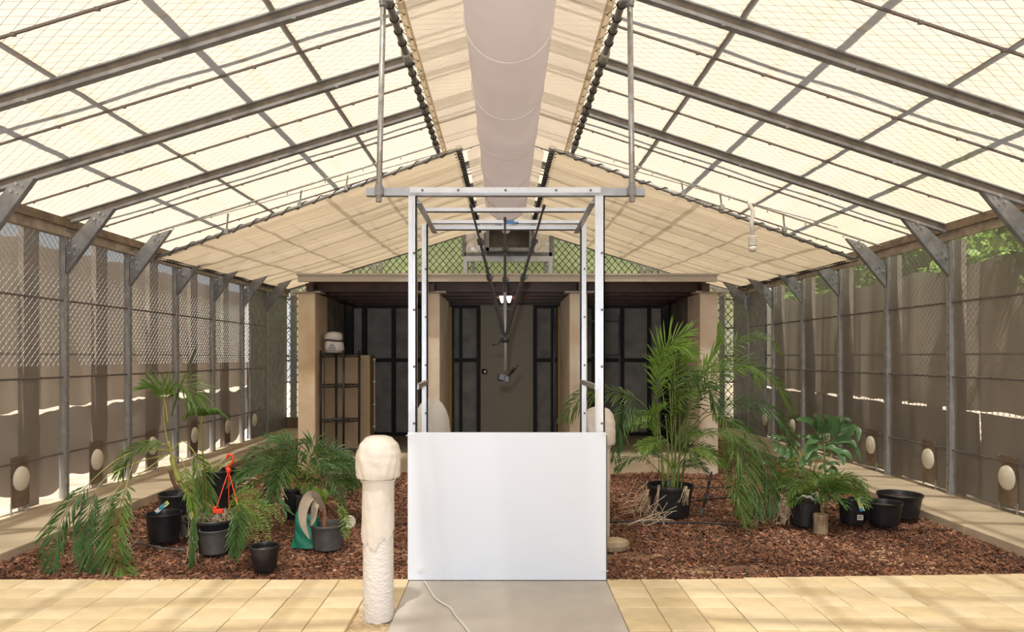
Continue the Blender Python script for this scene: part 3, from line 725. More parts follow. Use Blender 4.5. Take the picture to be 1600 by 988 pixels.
# cabinet
cb = thing('tall_cabinet', 'tall beige shelf cabinet seen from its back behind the wire rack', 'cabinet', (-2.2, 10.4, .18))
xa, xb_ = -2.63, -1.975
MB().box2((xa, 10.24, .18), (xb_, 10.26, 1.625)).build('back_panel', M['cabinet'], cb)
MB().box2((xb_-.02, 10.262, .18), (xb_, 10.62, 1.625)).build('side_panel', M['cabside'], cb); MB().box2((xa, 10.262, .18), (xa+.02, 10.62, 1.625)).build('side_panel', M['cabside'], cb)
for z in (.2, .55, .9, 1.25, 1.60):
    MB().box2((xa+.02, 10.262, z), (xb_-.02, 10.61, z+.018)).build('shelf', M['cabinet'], cb)
b = MB(); b.box2((xb_+.003, 10.56, .5), (xb_+.012, 10.60, 1.58))
for z in (1.55, 1.22, .88, .55): b.box2((xb_, 10.50, z), (xb_+.03, 10.56, z+.02))
b.build('shelf_rail', M['whiteplastic'], cb)
# white bag on rack top
bgp = Vector((-2.44, 10.02, 1.66))
b = MB(); b.lathe([(0, 0), (.115, 0), (.125, .05), (.118, .13), (.10, .17), (.112, .18), (.118, .22), (.105, .27), (.08, .29), (.02, .30), (0, .305)], bgp, 20, fn=lambda a, z, i: 1+.07*math.sin(a*3+z*20)+.1*abs(math.cos(a)))
sb = thing('plastic_bag', 'white tied plastic bag with grey print on top of the wire rack', 'bag', bgp)
b.build('bag_body', M['bagwhite'], sb, smooth=True)
b = MB(); b.tube([bgp+Vector((.118*(1+.1*abs(math.cos(t)))*math.cos(t), .118*math.sin(t), .173+.008*math.sin(t*2))) for t in np.linspace(0, 2*PI, 19)], .011, 6, cap=False); b.build('black_tie', M['blackcord'], sb)
b = MB()
for i in range(5):
    wv = .065*math.cos((i-1.2)/4.5)
    b.box((bgp.x, bgp.y-.132, bgp.z+.03+.022*i), (wv*2*(1-.12*i), .004, .008))
b.build('print', M['greypot'], sb)

# ================================================================ GATE FRAME, PANEL, HANGING POLES
gf = thing('gate_frame', 'bright aluminium box frame standing over the path behind the white panel', 'frame', (0, 5.5, 0))
YP = 5.07
def fpost(x0, x1, ytop, ybase, Y, flangeside):
    xa = (x0-CX)*Y/F; xb = (x1-CX)*Y/F; zt = H-(ytop-CY)*Y/F
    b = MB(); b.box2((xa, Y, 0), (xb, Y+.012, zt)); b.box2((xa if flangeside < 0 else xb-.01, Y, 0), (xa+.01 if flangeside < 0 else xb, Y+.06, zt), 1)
    b.box2((xa+(xb-xa)*.32, Y-.01, 0), (xa+(xb-xa)*.52, Y, zt-.05), 0)
    for z in np.arange(.3, zt-.08, .41): b.tube([(xa+(xb-xa)*.7, Y+.0, z), (xa+(xb-xa)*.7, Y-.007, z)], .009, 8, mi=2)
    return b.build('frame_post', [M['alu'], M['aludark'], M['rod']], gf)
fpost(638, 651, 306, 0, 5.08, 1); fpost(930, 945, 306, 0, 5.08, 1)
fpost(659, 668, 350, 0, 6.0, 1); fpost(907, 916, 350, 0, 6.0, -1)
zt = H+(558-294)*5.08/F; zb = H+(558-306)*5.08/F
xl, xr = (572-CX)*5.08/F, (1008-CX)*5.08/F
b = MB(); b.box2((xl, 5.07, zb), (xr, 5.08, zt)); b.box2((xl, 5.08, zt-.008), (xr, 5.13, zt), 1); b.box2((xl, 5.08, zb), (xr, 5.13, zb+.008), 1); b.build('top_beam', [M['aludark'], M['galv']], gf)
x3, x4 = (641-CX)*5.08/F, (938-CX)*5.08/F
b = MB(); b.box2((x3, 5.055, zb+.018), (x4, 5.07, zt))
for x in (660, 716, 790, 869, 923): c = W(x, 297.5, 5.05); b.tube([c, c-Vector((0, .006, 0))], .009, 8, mi=1)
b.build('beam_face_strip', [M['alu'], M['rod']], gf)
for s in (-1, 1):
    xx = s*.65
    b = MB(); b.beam((xx, 5.1, zb-.02), (xx*.985, 6.2, 2.715), .012, .05, mi=0); b.beam((xx-s*.02, 5.1, zb-.045), (xx*.985-s*.02, 6.2, 2.69), .04, .008, mi=0)
    for t in (.15, .55, .65, .75): c = Vector((xx, 5.1, zb-.02)).lerp(Vector((xx*.985, 6.2, 2.715)), t); b.box(c+Vector((-s*.01, 0, .0)), (.006, .016, .016), mi=1)
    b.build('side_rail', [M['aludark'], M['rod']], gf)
    b = MB(); b.beam(W(651 if s < 0 else 932, 605, 5.12), W(667 if s < 0 else 910, 597, 6.0), .03, .035); b.build('tie_bar', M['galv'], gf)
for (xa, xb, y, Y, hgt) in ((657, 920, 328, 5.62, .035), (676, 905, 347, 6.08, .035), (676, 905, 356, 6.16, .04)):
    z = H-(y-CY)*Y/F; b = MB(); b.box2(((xa-CX)*Y/F, Y, z-hgt/2), ((xb-CX)*Y/F, Y+.008, z+hgt/2)); b.box2(((xa-CX)*Y/F, Y, z-hgt/2), ((xb-CX)*Y/F, Y+.035, z-hgt/2+.006), 1)
    b.build('cross_rail', [M['alu'], M['aludark']], gf)
b = MB()
z = H-(347-CY)*6.07/F
b.box(W(797, 347, 6.07), (.07, .004, .034)); b.box(W(802, 348, 6.068), (.09, .004, .012)); b.build('blue_tape', M['bluetape'], gf)
# white strip on the right post
MB().box2(((932-CX)*5.06/F, 5.05, 1.0), ((936-CX)*5.06/F, 5.062, 1.36)).build('white_strip', M['whiteplastic'], gf)
wpnl = thing('white_panel', 'large plain white board fixed across the front of the gate frame', 'panel', (0, 5.04, 0))
p0 = G(637, 908); xa, xb = (637-CX)*5.03/F, (947-CX)*5.03/F
MB().box2((xa, 5.03, .004), (xb, 5.045, H-(676-CY)*5.03/F)).build('board', M['white'], wpnl, bevel=.003)
for (x, y) in ((640, 681), (943, 680), (657, 889), (944, 893)):
    c = W(x, y, 5.02); b = MB(); b.tube([c+Vector((-.025, 0, 0)), c+Vector((0, -.006, .004)), c+Vector((.03, 0, .003))], .003, 5); b.tube([c+Vector((0, 0, 0)), c+Vector((0, -.012, 0))], .005, 6); b.build('cable_tie', M['whiteplastic'], wpnl)
MB().box2((xb, 5.032, .01), (xb+.008, 5.05, 1.05)).build('edge_angle', M['rod'], wpnl)
for s, (xt, xb_) in ((-1, (-.885, (592.5-CX)*5.05/F)), (1, (.90, (987-CX)*5.05/F))):
    word = 'left' if s < 0 else 'right'
    root = thing('hanging_pole', 'galvanised pipe hanging from the roof to the %s end of the frame beam' % word, 'pole', (xb_, 5.03, 2.7))
    MB().tube([(xb_, 5.03, 2.71), (xt, 5.1, 4.19)], .021, 12).build('pole', M['galv'], root, smooth=True)
    b = MB(); b.tube([(xb_, 5.03, zb-.01), (xb_, 5.03, zt+.01)], .027, 12); b.box2((xb_-.03, 5.03, zb), (xb_+.03, 5.08, zt)); b.build('clamp', M['galvdark'], root)
    b = MB(); b.tube([(xt, 5.1, 4.14), (xt, 5.1, 4.22)], .03, 12); b.box((xt-s*.02, 5.1, 4.2), (.10, .05, .07)); b.build('top_clamp', M['galvdark'], root)

# upside-down tripod hanging from the rails
tp = thing('tripod', 'black tripod hanging upside down by its feet inside the gate frame', 'tripod', W(790, 345, 5.7))
apex = W(789, 530, 5.72)
for (x, y, Y) in ((737, 326, 5.60), (849, 326, 5.60), (789, 345, 6.05)):
    t_ = W(x, y, Y); d = apex-t_
    b = MB(); b.tube([t_, t_+d*.26], .009, 8); b.tube([t_+d*.24, t_+d*.53], .012, 8); b.tube([t_+d*.51, apex], .0155, 8)
    for k in (.25, .52): 
        c = t_+d*k; b.tube([c-d.normalized()*.025, c+d.normalized()*.025], .023, 8); b.box(c+Vector((.02, -.01, 0)), (.03, .015, .03))
    b.tube([t_-d.normalized()*.03, t_], .013, 8)
    b.build('leg', M['black'], tp, smooth=False)
b = MB(); b.tube([apex+Vector((0, 0, .38)), W(790, 580, 5.72)], .0125, 10); b.build('centre_column', M['chrome'] if False else M['galvdark'], tp, smooth=True)
b = MB(); b.lathe([(.0, -.03), (.03, -.03), (.04, 0), (.03, .035), (0, .035)], apex, 12); b.tube([apex+Vector((-.02, -.02, -.01)), apex+Vector((-.06, -.04, -.04)), apex+Vector((-.085, -.05, -.045))], .006, 6); b.tube([apex+Vector((-.085, -.05, -.045)), apex+Vector((-.10, -.055, -.045))], .013, 8); b.build('shoulder_crank', M['black'], tp, smooth=True)
b = MB(); mid = apex+Vector((0, 0, .25))
for dx in (-.085, .085): b.tube([mid+Vector((0, 0, -.01)), mid+Vector((dx, 0, .005))], .005, 6)
b.build('spreader', M['black'], tp)
hc = W(788, 590, 5.70)
b = MB(); b.box(hc+Vector((-.005, 0, 0)), (.075, .06, .05), Matrix.Rotation(.25, 3, 'Y')); b.box(hc+Vector((.02, -.01, -.012)), (.04, .05, .05)); b.lathe([(.02, -.03), (.024, 0), (.02, .03)], hc+Vector((-.035, 0, 0)), 10, close=True)
b.build('pan_head', M['black'], tp, bevel=.004)
b = MB(); b.tube([hc+Vector((.025, -.02, .0)), W(807, 572, 5.62)], [.008, .010], 8); b.tube([W(800, 581, 5.64), W(808, 570, 5.60)], .015, 8); b.build('pan_handle', M['black'], tp, smooth=True)

# cable on the path
b = MB(); pts2 = [G(x, y, .008) for x, y in ((663, 909), (668, 916), (674, 926), (679, 934), (690, 942), (702, 949), (708, 956), (713, 964), (722, 974), (730, 984), (736, 993), (745, 1010))]
cr = MB()
def smoothpts(P, n=6):
    out = []
    for i in range(len(P)-1):
        p0, p1, p2, p3 = P[max(i-1, 0)], P[i], P[i+1], P[min(i+2, len(P)-1)]
        for j in range(n):
            t = j/n; out.append(.5*((2*p1)+(p2-p0)*t+(2*p0-5*p1+4*p2-p3)*t*t+(3*p1-p0-3*p2+p3)*t**3))
    out.append(P[-1]); return out
cr.tube(smoothpts(pts2), .006, 6)
tag(cr.build('power_cord', M['whiteplastic'], None, smooth=True, origin=(pts2[0])), 'thin white cord snaking over the concrete path from under the board', 'cord')

# ================================================================ WRAPPED BOLLARDS
def wrapped(x, y, h, r, label, cover_r, band=True, seed=0, mat1='paper', headh=.26):
    rnd = random.Random(seed); root = thing('wrapped_bollard', label, 'bollard', (x, y, 0), 'wrapped bollards beside the path')
    ph = [rnd.random()*6 for _ in range(6)]
    n = 150; prof = [(r, -.02+(h-headh*.6)*i/n) for i in range(n+1)]
    def wr(a, z, i): return 1+(.016*math.sin(z*230+2.6*math.sin(a*5+z*23+ph[0])+2.0*math.sin(a*11-z*37))+.011*math.sin(z*330+3*math.sin(a*8-z*51)))*(1 if z < h*.5 else .3)+.006*math.sin(a*9+z*60+ph[1])
    b = MB(); b.lathe(prof, (x, y, 0), 64, fn=wr); b.build('column', M['paperwhite'], root, smooth=True)
    # loose paper sleeve on the upper half with torn lower edge
    zt_ = h-headh*.75; zb_ = h*.43
    b = MB(); N = 72; K = 12
    def sl(u, v):
        a = 2*PI*u; low = zb_+.035*math.sin(a*2+ph[2])+.015*math.sin(a*7+ph[3])+.010*math.sin(a*17)
        z = low+(zt_-low)*v; rr = r*(1.05+.07*(1-v)**3*(.6+.5*math.sin(a*5+ph[4]))+.012*math.sin(a*13+z*30))
        return Vector((x+rr*math.cos(a), y+rr*math.sin(a), z))
    b.grid(sl, N, K); b.build('paper_sleeve', M[mat1], root, smooth=True)
    # hood
    zb2 = h-headh
    prof = [(r*1.05, zb2+.012), (cover_r*.93, zb2), (cover_r*.98, zb2+.02), (cover_r*1.02, zb2+headh*.42), (cover_r*.99, zb2+headh*.60), (cover_r*.85, zb2+headh*.80), (cover_r*.62, zb2+headh*.94), (cover_r*.38, zb2+headh*.985), (cover_r*.12, zb2+headh), (0.0001, zb2+headh)]
    pr2 = []
    for i in range(len(prof)-1):
        for j in range(4): pr2.append((prof[i][0]+(prof[i+1][0]-prof[i][0])*j/4, prof[i][1]+(prof[i+1][1]-prof[i][1])*j/4))
    pr2.append(prof[-1])
    def hd(a, z, i):
        t = (z-zb2)/headh
        return 1+.030*math.sin(a*3+ph[5])*t+.022*math.sin(a*7+t*7+ph[0])+.016*math.sin(a*15+9*t*math.sin(a*2))*(1-t*.5)+.012*math.sin(t*26+a*2)
    b = MB(); b.lathe(pr2, (x, y, 0), 72, fn=hd); b.build('paper_hood', M[mat1], root, smooth=True)
    b = MB(); b.tube([(x+(r*1.1)*math.cos(t), y+(r*1.1)*math.sin(t), zb2-.012+.006*math.sin(t*3)) for t in np.linspace(0, 2*PI, 30)], .008, 6, cap=False)
    b.build('neck_tape', M[mat1], root, smooth=True)
    b = MB(); b.lathe([(r*.97, -.04), (r*.97, .008)], (x, y, 0), 32, close=True); b.build('base_plate', M['rod'], root)
    return root
b1 = G(591, 973)
wrapped(b1.x*1.028, b1.y+.12, 1.115, .093, 'paper wrapped bollard standing free on the yellow pavers, nearest one', .135, seed=3)
wrapped(.81, 6.15, 1.165, .098, 'cream wrapped bollard half hidden behind the right edge of the white board', .145, seed=9, headh=.33)
# pale flap on the side of the right hood (wrinkled paper sticking out)
bg2 = thing('bagged_bollard', 'bollard under a milky plastic bag, behind the left edge of the white board', 'bollard', (-.655, 6.25, 0))
b = MB(); b.lathe([(.075, -.02), (.075, .95)], (-.655, 6.25, 0), 24, close=True); b.build('column', M['paperwhite'], bg2, smooth=True)
b = MB(); b.lathe([(.15, .62), (.158, .75), (.155, .85), (.15, .95), (.145, 1.05), (.125, 1.12), (.095, 1.18), (.055, 1.225), (.015, 1.235), (.0001, 1.235)], (-.655, 6.25, 0), 30, fn=lambda a, z, i: 1+.09*math.sin(a*4+z*2)+.03*math.sin(a*9+z*9)); b.build('plastic_bag', M['bagclear'], bg2, smooth=True)
# stone
st_ = MB(); c = G(960, 853); st_.lathe([(0.0001, -.03), (.10, -.03), (.115, .01), (.105, .045), (.06, .06), (0.0001, .062)], (c.x+.0, c.y, 0), 12, fn=lambda a, z, i: 1+.15*math.sin(a*2+1)+.08*math.sin(a*5))
tag(st_.build('stone', M['stone'], None, origin=(c.x, c.y, 0)), 'sandy flat stone at the foot of the bollard right of the board', 'stone')

# ================================================================ IRRIGATION, STAKE
def tubeobj(name, label, cat, pts, r, m, n=6, seg=6):
    b = MB(); P = smoothpts([Vector(p) for p in pts], n); b.tube(P, r, seg); return tag(b.build(name, m, None, smooth=True, origin=P[0]), label, cat)
tubeobj('irrigation_pipe', 'long black drip pipe on the bark in front of the large potted palm', 'pipe', [G(950, 815, .02), G(1010, 816, .02), G(1060, 817, .025), G(1110, 818, .02), G(1170, 822, .02)], .009, M['black'])
tubeobj('irrigation_pipe', 'black drip pipe on the bark behind the large potted palm, nearer of the two', 'pipe', [G(1085, 783, .03), G(1120, 779, .03), G(1160, 776, .03)], .009, M['black'])
tubeobj('irrigation_pipe', 'black drip pipe on the bark behind the large potted palm, farther of the two', 'pipe', [G(1000, 757, .03), G(1090, 762, .03), G(1150, 761, .03)], .008, M['black'])
tubeobj('garden_hose', 'grey hose end lying on the bark between the hanging fronds and the black pots', 'hose', [G(205, 856, .02), G(215, 849, .03), G(235, 853, .02), G(262, 858, .02), G(290, 860, .015)], .009, M['greypot'])
sk = thing('drip_stake', 'black slanting stake with fittings stuck in the bark right of the large pot', 'stake', G(1094, 812))
b = MB(); s0 = G(1094, 810); s1 = W(1112, 738, s0.y+.5); b.tube([s0+Vector((0, 0, -.03)), s1], .011, 8); b.build('rod', M['black'], sk, smooth=True)
b = MB()
for t in (.15, .45, .8): c = s0.lerp(s1, t); b.tube([c-Vector((0.008, 0, .03)), c+Vector((.008, 0, .03))], .020, 8)
b.build('fitting', M['greypot'], sk); stuff(bpy.data.objects[b and 'fitting'])

# ================================================================ POTS
def pot(label, xpx, ybase, rimw_px, ytop, m='black', taper=.80, group=None, soil=True, cat='pot', name='plant_pot', Yc=None, zlift=0):
    Yf = F*H/(ybase-CY) if Yc is None else Yc
    rt = rimw_px*.5*Yf/F*1.02; rb = rt*taper; Yc_ = Yf+rb; rt = rimw_px*.5*Yc_/F
    X = (xpx-CX)*Yc_/F
    # rim centre height seen at Yc_
    h = H-(ytop-CY)*Yc_/F
    root = thing(name, label, cat, (X, Yc_, 0), group)
    lip = max(.02, h*.10)
    b = MB(); b.lathe([(rb*.9, .004), (rb, .012), (rb+(rt*.95-rb)*.98, h-lip), (rt*.985, h-lip), (rt, h-lip+.004), (rt, h-.004), (rt-.004, h), (rt-.010, h-.002), (rt-.016, h-lip), (rt*.90, h-lip*2.2), (rb*.9, .02), (0.0001, .015)], (X, Yc_, 0), 40)
    b.build('pot_wall', M[m], root, smooth=False)
    o = b and root.children[0]; me = o.data; me.polygons.foreach_set('use_smooth', [True]*len(me.polygons))
    o.modifiers.new('e', 'EDGE_SPLIT').split_angle = math.radians(40)
    if soil:
        s_ = MB(); zz = h-lip*2.0; s_.lathe([(0.0001, zz+.012), (rt*.4, zz+.01), (rt*.7, zz+.004), (rt*.905, zz-.004)], (X, Yc_, 0), 20, fn=lambda a, z, i: 1+.01*math.sin(a*7)); s_.build('soil', M['soil'], root)
    return root, Vector((X, Yc_, h)), rt
PG = 'black plastic pots on the bark'

# ================================================================ LEAF TOOLS
def frond(root, pts, L=.3, n=34, t0=.28, wdt=.022, fwd=.75, droop=.35, m='leaf', sm='stem', rr=.007, lean=None, name='frond', taper=1.0, one_side=0, rnd=random):
    P = smoothpts([Vector(p) for p in pts], 8); N = len(P); rr *= .8
    d = [0]
    for i in range(1, N): d.append(d[-1]+(P[i]-P[i-1]).length)
    tot = d[-1]
    b = MB(); rs_ = [rr*(1-.8*di/tot) for di in d]; ci = max(1, min(N-2, next(i for i in range(N) if d[i] >= t0*tot)))
    b.tube(P[:ci+1], rs_[:ci+1], 5, mi=1); b.tube(P[ci:], rs_[ci:], 5, mi=0)
    nv = Vector((0.12, -.55, .8)) if lean is None else Vector(lean)
    vs = []; fs = []
    L = L*.95; wdt = wdt*.70
    for side in (-1, 1):
        if one_side and side != one_side: continue
        for k in range(n):
            t = t0+(1-t0)*(k+.5*(side > 0)*.9+.1)/n; t = min(t, .998); dd = t*tot
            i = min(max(int(np.searchsorted(d, dd))-1, 0), N-2); f = (dd-d[i])/max(1e-6, d[i+1]-d[i]); p = P[i].lerp(P[i+1], f)
            T = (P[i+1]-P[i]).normalized(); S = T.cross(nv)
            if S.length < .15: S = T.cross(Vector((1, 0, 0)))
            S.normalize(); U = S.cross(T)
            u = (t-t0)/(1-t0); prof = (.45+.55*math.sin(min(1, u*1.25+.12)*PI*.62))*(1-.55*max(0, u-.55)/.45) if taper else 1
            l = L*prof*rnd.uniform(.72, 1.12); a = fwd*(1+.5*u)+rnd.uniform(-.22, .22)
            dv = (S*side*math.cos(a)+T*math.sin(a)+U*rnd.uniform(.10, .28)).normalized()
            g = Vector((0, 0, -1)); m1 = p+dv*l*.5+g*l*droop*.12; dv2 = (dv+g*droop*rnd.uniform(.8, 1.4)).normalized(); e = m1+dv2*l*.5
            wv = dv.cross(U).normalized()*wdt*.5
            bs = len(vs); vs += [p-wv*.35, p+wv*.35, m1-wv, m1+wv, p.lerp(m1, .5)+U*wdt*-.18, m1+U*wdt*-.22, m1.lerp(e, .6)-wv*.62+g*0, m1.lerp(e, .6)+wv*.62, e]
            fs += [(bs, bs+4, bs+5, bs+2), (bs+4, bs+1, bs+3, bs+5), (bs+2, bs+5, bs+6), (bs+5, bs+7, bs+6), (bs+5, bs+3, bs+7), (bs+6, bs+7, bs+8)]
    b.add(vs, fs, 0)
    return b.build(name, [M[m], M[sm]], root, smooth=False)
def gfrond(root, base, az, length, e0=1.2, bend=1.9, L=.22, n=26, m='leaf', **k):
    p = Vector(base); pts = [p.copy()]; st = 7
    for i in range(st):
        e = e0-bend*((i+.5)/st)**1.4; p = p+Vector((math.cos(az)*math.cos(e), math.sin(az)*math.cos(e), math.sin(e)))*length/st
        if p.z < .03: p.z = .03+.01*random.random()
        pts.append(p.copy())
    return frond(root, pts, L=L, n=n, m=m, **k)
def blade(root, pts, wd, m='leafblue', name='leaf', fold=.25, up=(0, -.8, .6), stem=0):
    P = smoothpts([Vector(p) for p in pts], 5); N = len(P); b = MB(); vs = []; fs = []
    for i, p in enumerate(P):
        T = (P[min(i+1, N-1)]-P[max(i-1, 0)]).normalized(); S = T.cross(Vector(up)); S = S.normalized() if S.length > .05 else Vector((1, 0, 0)); U = S.cross(T)
        t = i/(N-1); ww = wd*.5*max(.03, math.sin(PI*t**.8))**.75 if t > stem else .004
        vs += [p-S*ww+U*ww*fold, p, p+S*ww+U*ww*fold]
    for i in range(N-1):
        a = i*3; fs += [(a, a+1, a+4, a+3), (a+1, a+2, a+5, a+4)]
    b.add(vs, fs); return b.build(name, M[m], root, smooth=True)
def plant(label, cat, base, group=None, name='palm'): return thing(name, label, cat, base, group)

# ---------------------------------------------------------------- LEFT GROUP
bowl, bc, br = pot('wide black bowl pot holding the leaning palm', 338, 862, 96, 806, 'black', .72, Yc=5.78)
pot('small empty black pot standing alone at the front of the left bed', 413.5, 897, 46, 852, 'black', .76, soil=True)
pot('dusty grey pot standing in front of the wide bowl pot', 335, 870, 46, 826, 'greypot', .84)
p2, c2, r2 = pot('black pot with a blue and white tag leaning over its rim', 256, 851, 54, 801, 'black', .80)
pot('faded brown pot standing between two black pots on the left', 299, 842, 40, 808, 'brownpot', .8)
pot('black ribbed pot half hidden behind the pot with the blue tag', 280, 826, 62, 770, 'black', .8)
p4, c4_, r4 = pot('tall black pot with a yellowing plant, beside the orange hook', 343, 800, 52, 734, 'black', .78)
p5, c5, r5 = pot('dusty black pot with a young palm in front of the green bag', 513, 864, 56, 818, 'greypot', .82)
p6, c6, r6 = pot('dark pot under the bushy left palm', 479, 816, 34, 772, 'greypot', .85)
p7, c7, r7 = pot('black pot behind the green bag, left of the dark pot', 457, 814, 26, 764, 'black', .85)
# tag in pot 2
tg = thing('plant_tag', 'blue and white plant tag slanting out of a black pot', 'tag', W(253, 793, c2.y-.08))
b = MB(); b.beam(W(243, 801, c2.y-.09), W(263, 785, c2.y-.07), .035, .004, up=(0, -1, .3)); b.build('label_strip', M['tag'], tg)

Y0 = 6.0
lp = plant('tall leaning palm with long fronds arching down to the bark at the far left', 'palm', W(338, 800, Y0))
tr = [W(338, 802, Y0), W(322, 788, Y0-.02), W(300, 776, Y0-.04), W(284, 760, Y0-.05), W(276, 742, Y0-.05), W(271, 722, Y0-.05)]
P = smoothpts(tr, 10)
b = MB(); b.tube(P, [.020*(1-.2*i/len(P))*(1+.12*(i % 5 == 0)) for i in range(len(P))], 10); b.build('trunk', M['stembrown'], lp, smooth=True)
b = MB(); b.tube(smoothpts([W(281, 752, Y0-.05), W(274, 735, Y0-.05), W(268, 712, Y0-.05), W(263, 690, Y0-.05)], 6), [.026]*6+[.022]*6+[.012]*7, 10); b.build('crownshaft', M['stem'], lp, smooth=True)
b = MB(); b.tube(smoothpts([W(277, 765, Y0-.09), W(270, 750, Y0-.09), W(266, 735, Y0-.08)], 5), [.016]*11, 7); b.build('old_sheath', M['stemdark'], lp, smooth=True)
c = [(266, 705)]
def px(lst): return [W(*q) for q in lst]
fr_ = [
 (px([(266, 708, 5.95), (258, 670, 5.95), (256, 635, 5.95), (266, 606, 5.92), (290, 605, 5.88), (304, 628, 5.85)]), dict(L=.36, t0=.50, n=26, m='leaf', droop=.5)),
 (px([(262, 660, 5.9), (258, 630, 5.9), (250, 608, 5.88), (228, 604, 5.85)]), dict(L=.24, t0=.5, n=20, m='leaf', droop=.2)),
 (px([(264, 706, 5.95), (240, 702, 5.9), (205, 708, 5.75), (170, 728, 5.6), (140, 755, 5.5), (110, 790, 5.4), (88, 835, 5.33), (82, 885, 5.28)]), dict(L=.26, t0=.52, n=34, m='leafdark', droop=.7)),
 (px([(262, 712, 5.93), (230, 718, 5.8), (190, 733, 5.65), (160, 752, 5.55), (143, 785, 5.45), (136, 830, 5.38), (132, 880, 5.32)]), dict(L=.24, t0=.55, n=30, m='leafdark', droop=.8)),
 (px([(262, 704, 5.93), (232, 703, 5.85), (212, 716, 5.75), (196, 765, 5.55), (182, 820, 5.38), (183, 870, 5.25), (203, 903, 5.14)]), dict(L=.27, t0=.40, n=40, m='leaf', droop=.25)),
 (px([(262, 710, 5.9), (220, 740, 5.7), (185, 762, 5.6), (165, 790, 5.5), (150, 840, 5.4), (150, 885, 5.3)]), dict(L=.28, t0=.48, n=32, m='leafdark', droop=.6)),
 (px([(264, 700, 5.9), (255, 694, 5.85), (225, 696, 5.8), (200, 712, 5.75), (186, 740, 5.7)]), dict(L=.22, t0=.15, n=30, m='leaf', droop=.7)),
 (px([(268, 706, 5.97), (285, 690, 5.97), (302, 705, 5.95), (316, 740, 5.93), (322, 780, 5.92), (318, 805, 5.9)]), dict(L=.22, t0=.35, n=30, m='leaf', droop=.7)),
 (px([(272, 716, 5.97), (284, 718, 5.92), (292, 745, 5.88), (300, 780, 5.86), (304, 812, 5.84)]), dict(L=.14, t0=.3, n=20, m='leafbright', droop=.7)),
 (px([(300, 800, 5.6), (303, 830, 5.5), (300, 865, 5.42), (296, 893, 5.3)]), dict(L=.12, t0=.1, n=30, m='leafdark', droop=1.2, fwd=1.1)),
]
for q, kw in fr_: frond(lp, q, **kw)
b = MB(); b.tube(smoothpts(px([(268, 650, 5.95), (278, 615, 5.95), (292, 580, 5.95), (309, 538, 5.95)]), 6), [.006]*10+[.003]*9, 5); b.build('spear_leaf', M['leafdark'], lp)
b = MB()
for k in range(26):
    x0 = random.uniform(296, 306); y0 = random.uniform(800, 850); b.tube(smoothpts([W(x0, y0, 5.62), W(x0+random.uniform(-6, 6), y0+20, 5.55), W(x0+random.uniform(-10, 10), min(885, y0+random.uniform(30, 55)), 5.45)], 3), .0022, 3)
for k in range(60):
    a = random.uniform(0, 6.28); rr_ = random.uniform(.02, .2); c0 = Vector((bc.x+rr_*math.cos(a), bc.y+rr_*math.sin(a), bc.z-.04)); b.tube([c0, c0+Vector((random.uniform(-.06, .06), random.uniform(-.06, .06), random.uniform(.03, .09))), c0+Vector((random.uniform(-.1, .1), random.uniform(-.1, .1), random.uniform(0, .08)))], .0022, 3)
stuff(b.build('dry_roots', M['deadroot'], lp))
# small umbrella palm
up = plant('small palm with one umbrella shaped crown on a thin stem, right of the leaning palm', 'palm', Vector((W(322, 735, 7.0).x, 7.0, 0)))
q = px([(322, 760, 6.95), (318, 720, 6.9), (314, 680, 6.85), (316, 650, 6.8)])
b = MB(); b.tube(smoothpts([Vector((q[0].x, q[0].y, .02))]+q, 6), .008, 6); b.build('stem', M['stem'], up, smooth=True)
top = q[-1]
for k in range(30):
    a = -.15+k/29*3.44+PI; 
    dv = Vector((math.cos(a), .35*math.sin(a*2.3), abs(math.sin(a))*.55+.12)); l = random.uniform(.19, .24)
    blade(up, [top, top+dv*l*.5, top+dv*l*.85+Vector((0, 0, -.035)), top+dv*l*1.02+Vector((0, 0, -.10))], .019, 'leaf', 'leaflet', .3)
b = MB()
# yellowing plant in the tall pot
yp = plant('yellowing strappy plant in the tall black pot', 'plant', c4_-Vector((0, 0, .08)), name='potted_plant')
for k in range(16):
    a = random.uniform(0, 6.28); l = random.uniform(.15, .38); e = random.uniform(.5, 1.3); dv = Vector((math.cos(a)*math.cos(e), math.sin(a)*math.cos(e), math.sin(e)))
    s0 = c4_-Vector((.08, 0, .08)); blade(yp, [s0, s0+dv*l*.6, s0+dv*l+Vector((math.cos(a)*.08, math.sin(a)*.08, -.04))], .022, random.choice(['stem', 'stem', 'leafbright', 'deadroot']), 'leaf')
# orange hanging-basket hook
oh = thing('basket_hanger', 'bright orange plastic basket hanger with a curled hook, left bed', 'hanger', W(342, 798, 5.95))
Yo = 5.95
b = MB(); b.tube(smoothpts([W(*q_, Yo) for q_ in ((354, 717), (357, 711), (363, 713), (364, 721), (358, 728), (353, 733))], 5), [.010]*26, 8); b.lathe([(.008, 0), (.022, -.01), (.02, -.04), (.01, -.05)], W(357, 731, Yo), 10); b.build('hook', M['orange'], oh, smooth=True)
for (x, y, Y) in ((336, 800, 5.78), (358, 797, 5.95), (374, 797, 5.85), (369, 783, 6.12)):
    b = MB(); b.tube([W(357, 737, Yo), W(x, y, Y)], .0045, 5); b.build('strap', M['orange'], oh)
b = MB(); b.box(W(341, 799, 5.73), (.08, .03, .035)); b.box(W(336, 794, 5.73), (.03, .03, .02)); b.build('rim_clip', M['orange'], oh, bevel=.005)
b = MB(); b.box(W(372, 798, 5.75), (.05, .02, .02)); b.build('rim_clip', M['orange'], oh, bevel=.004)
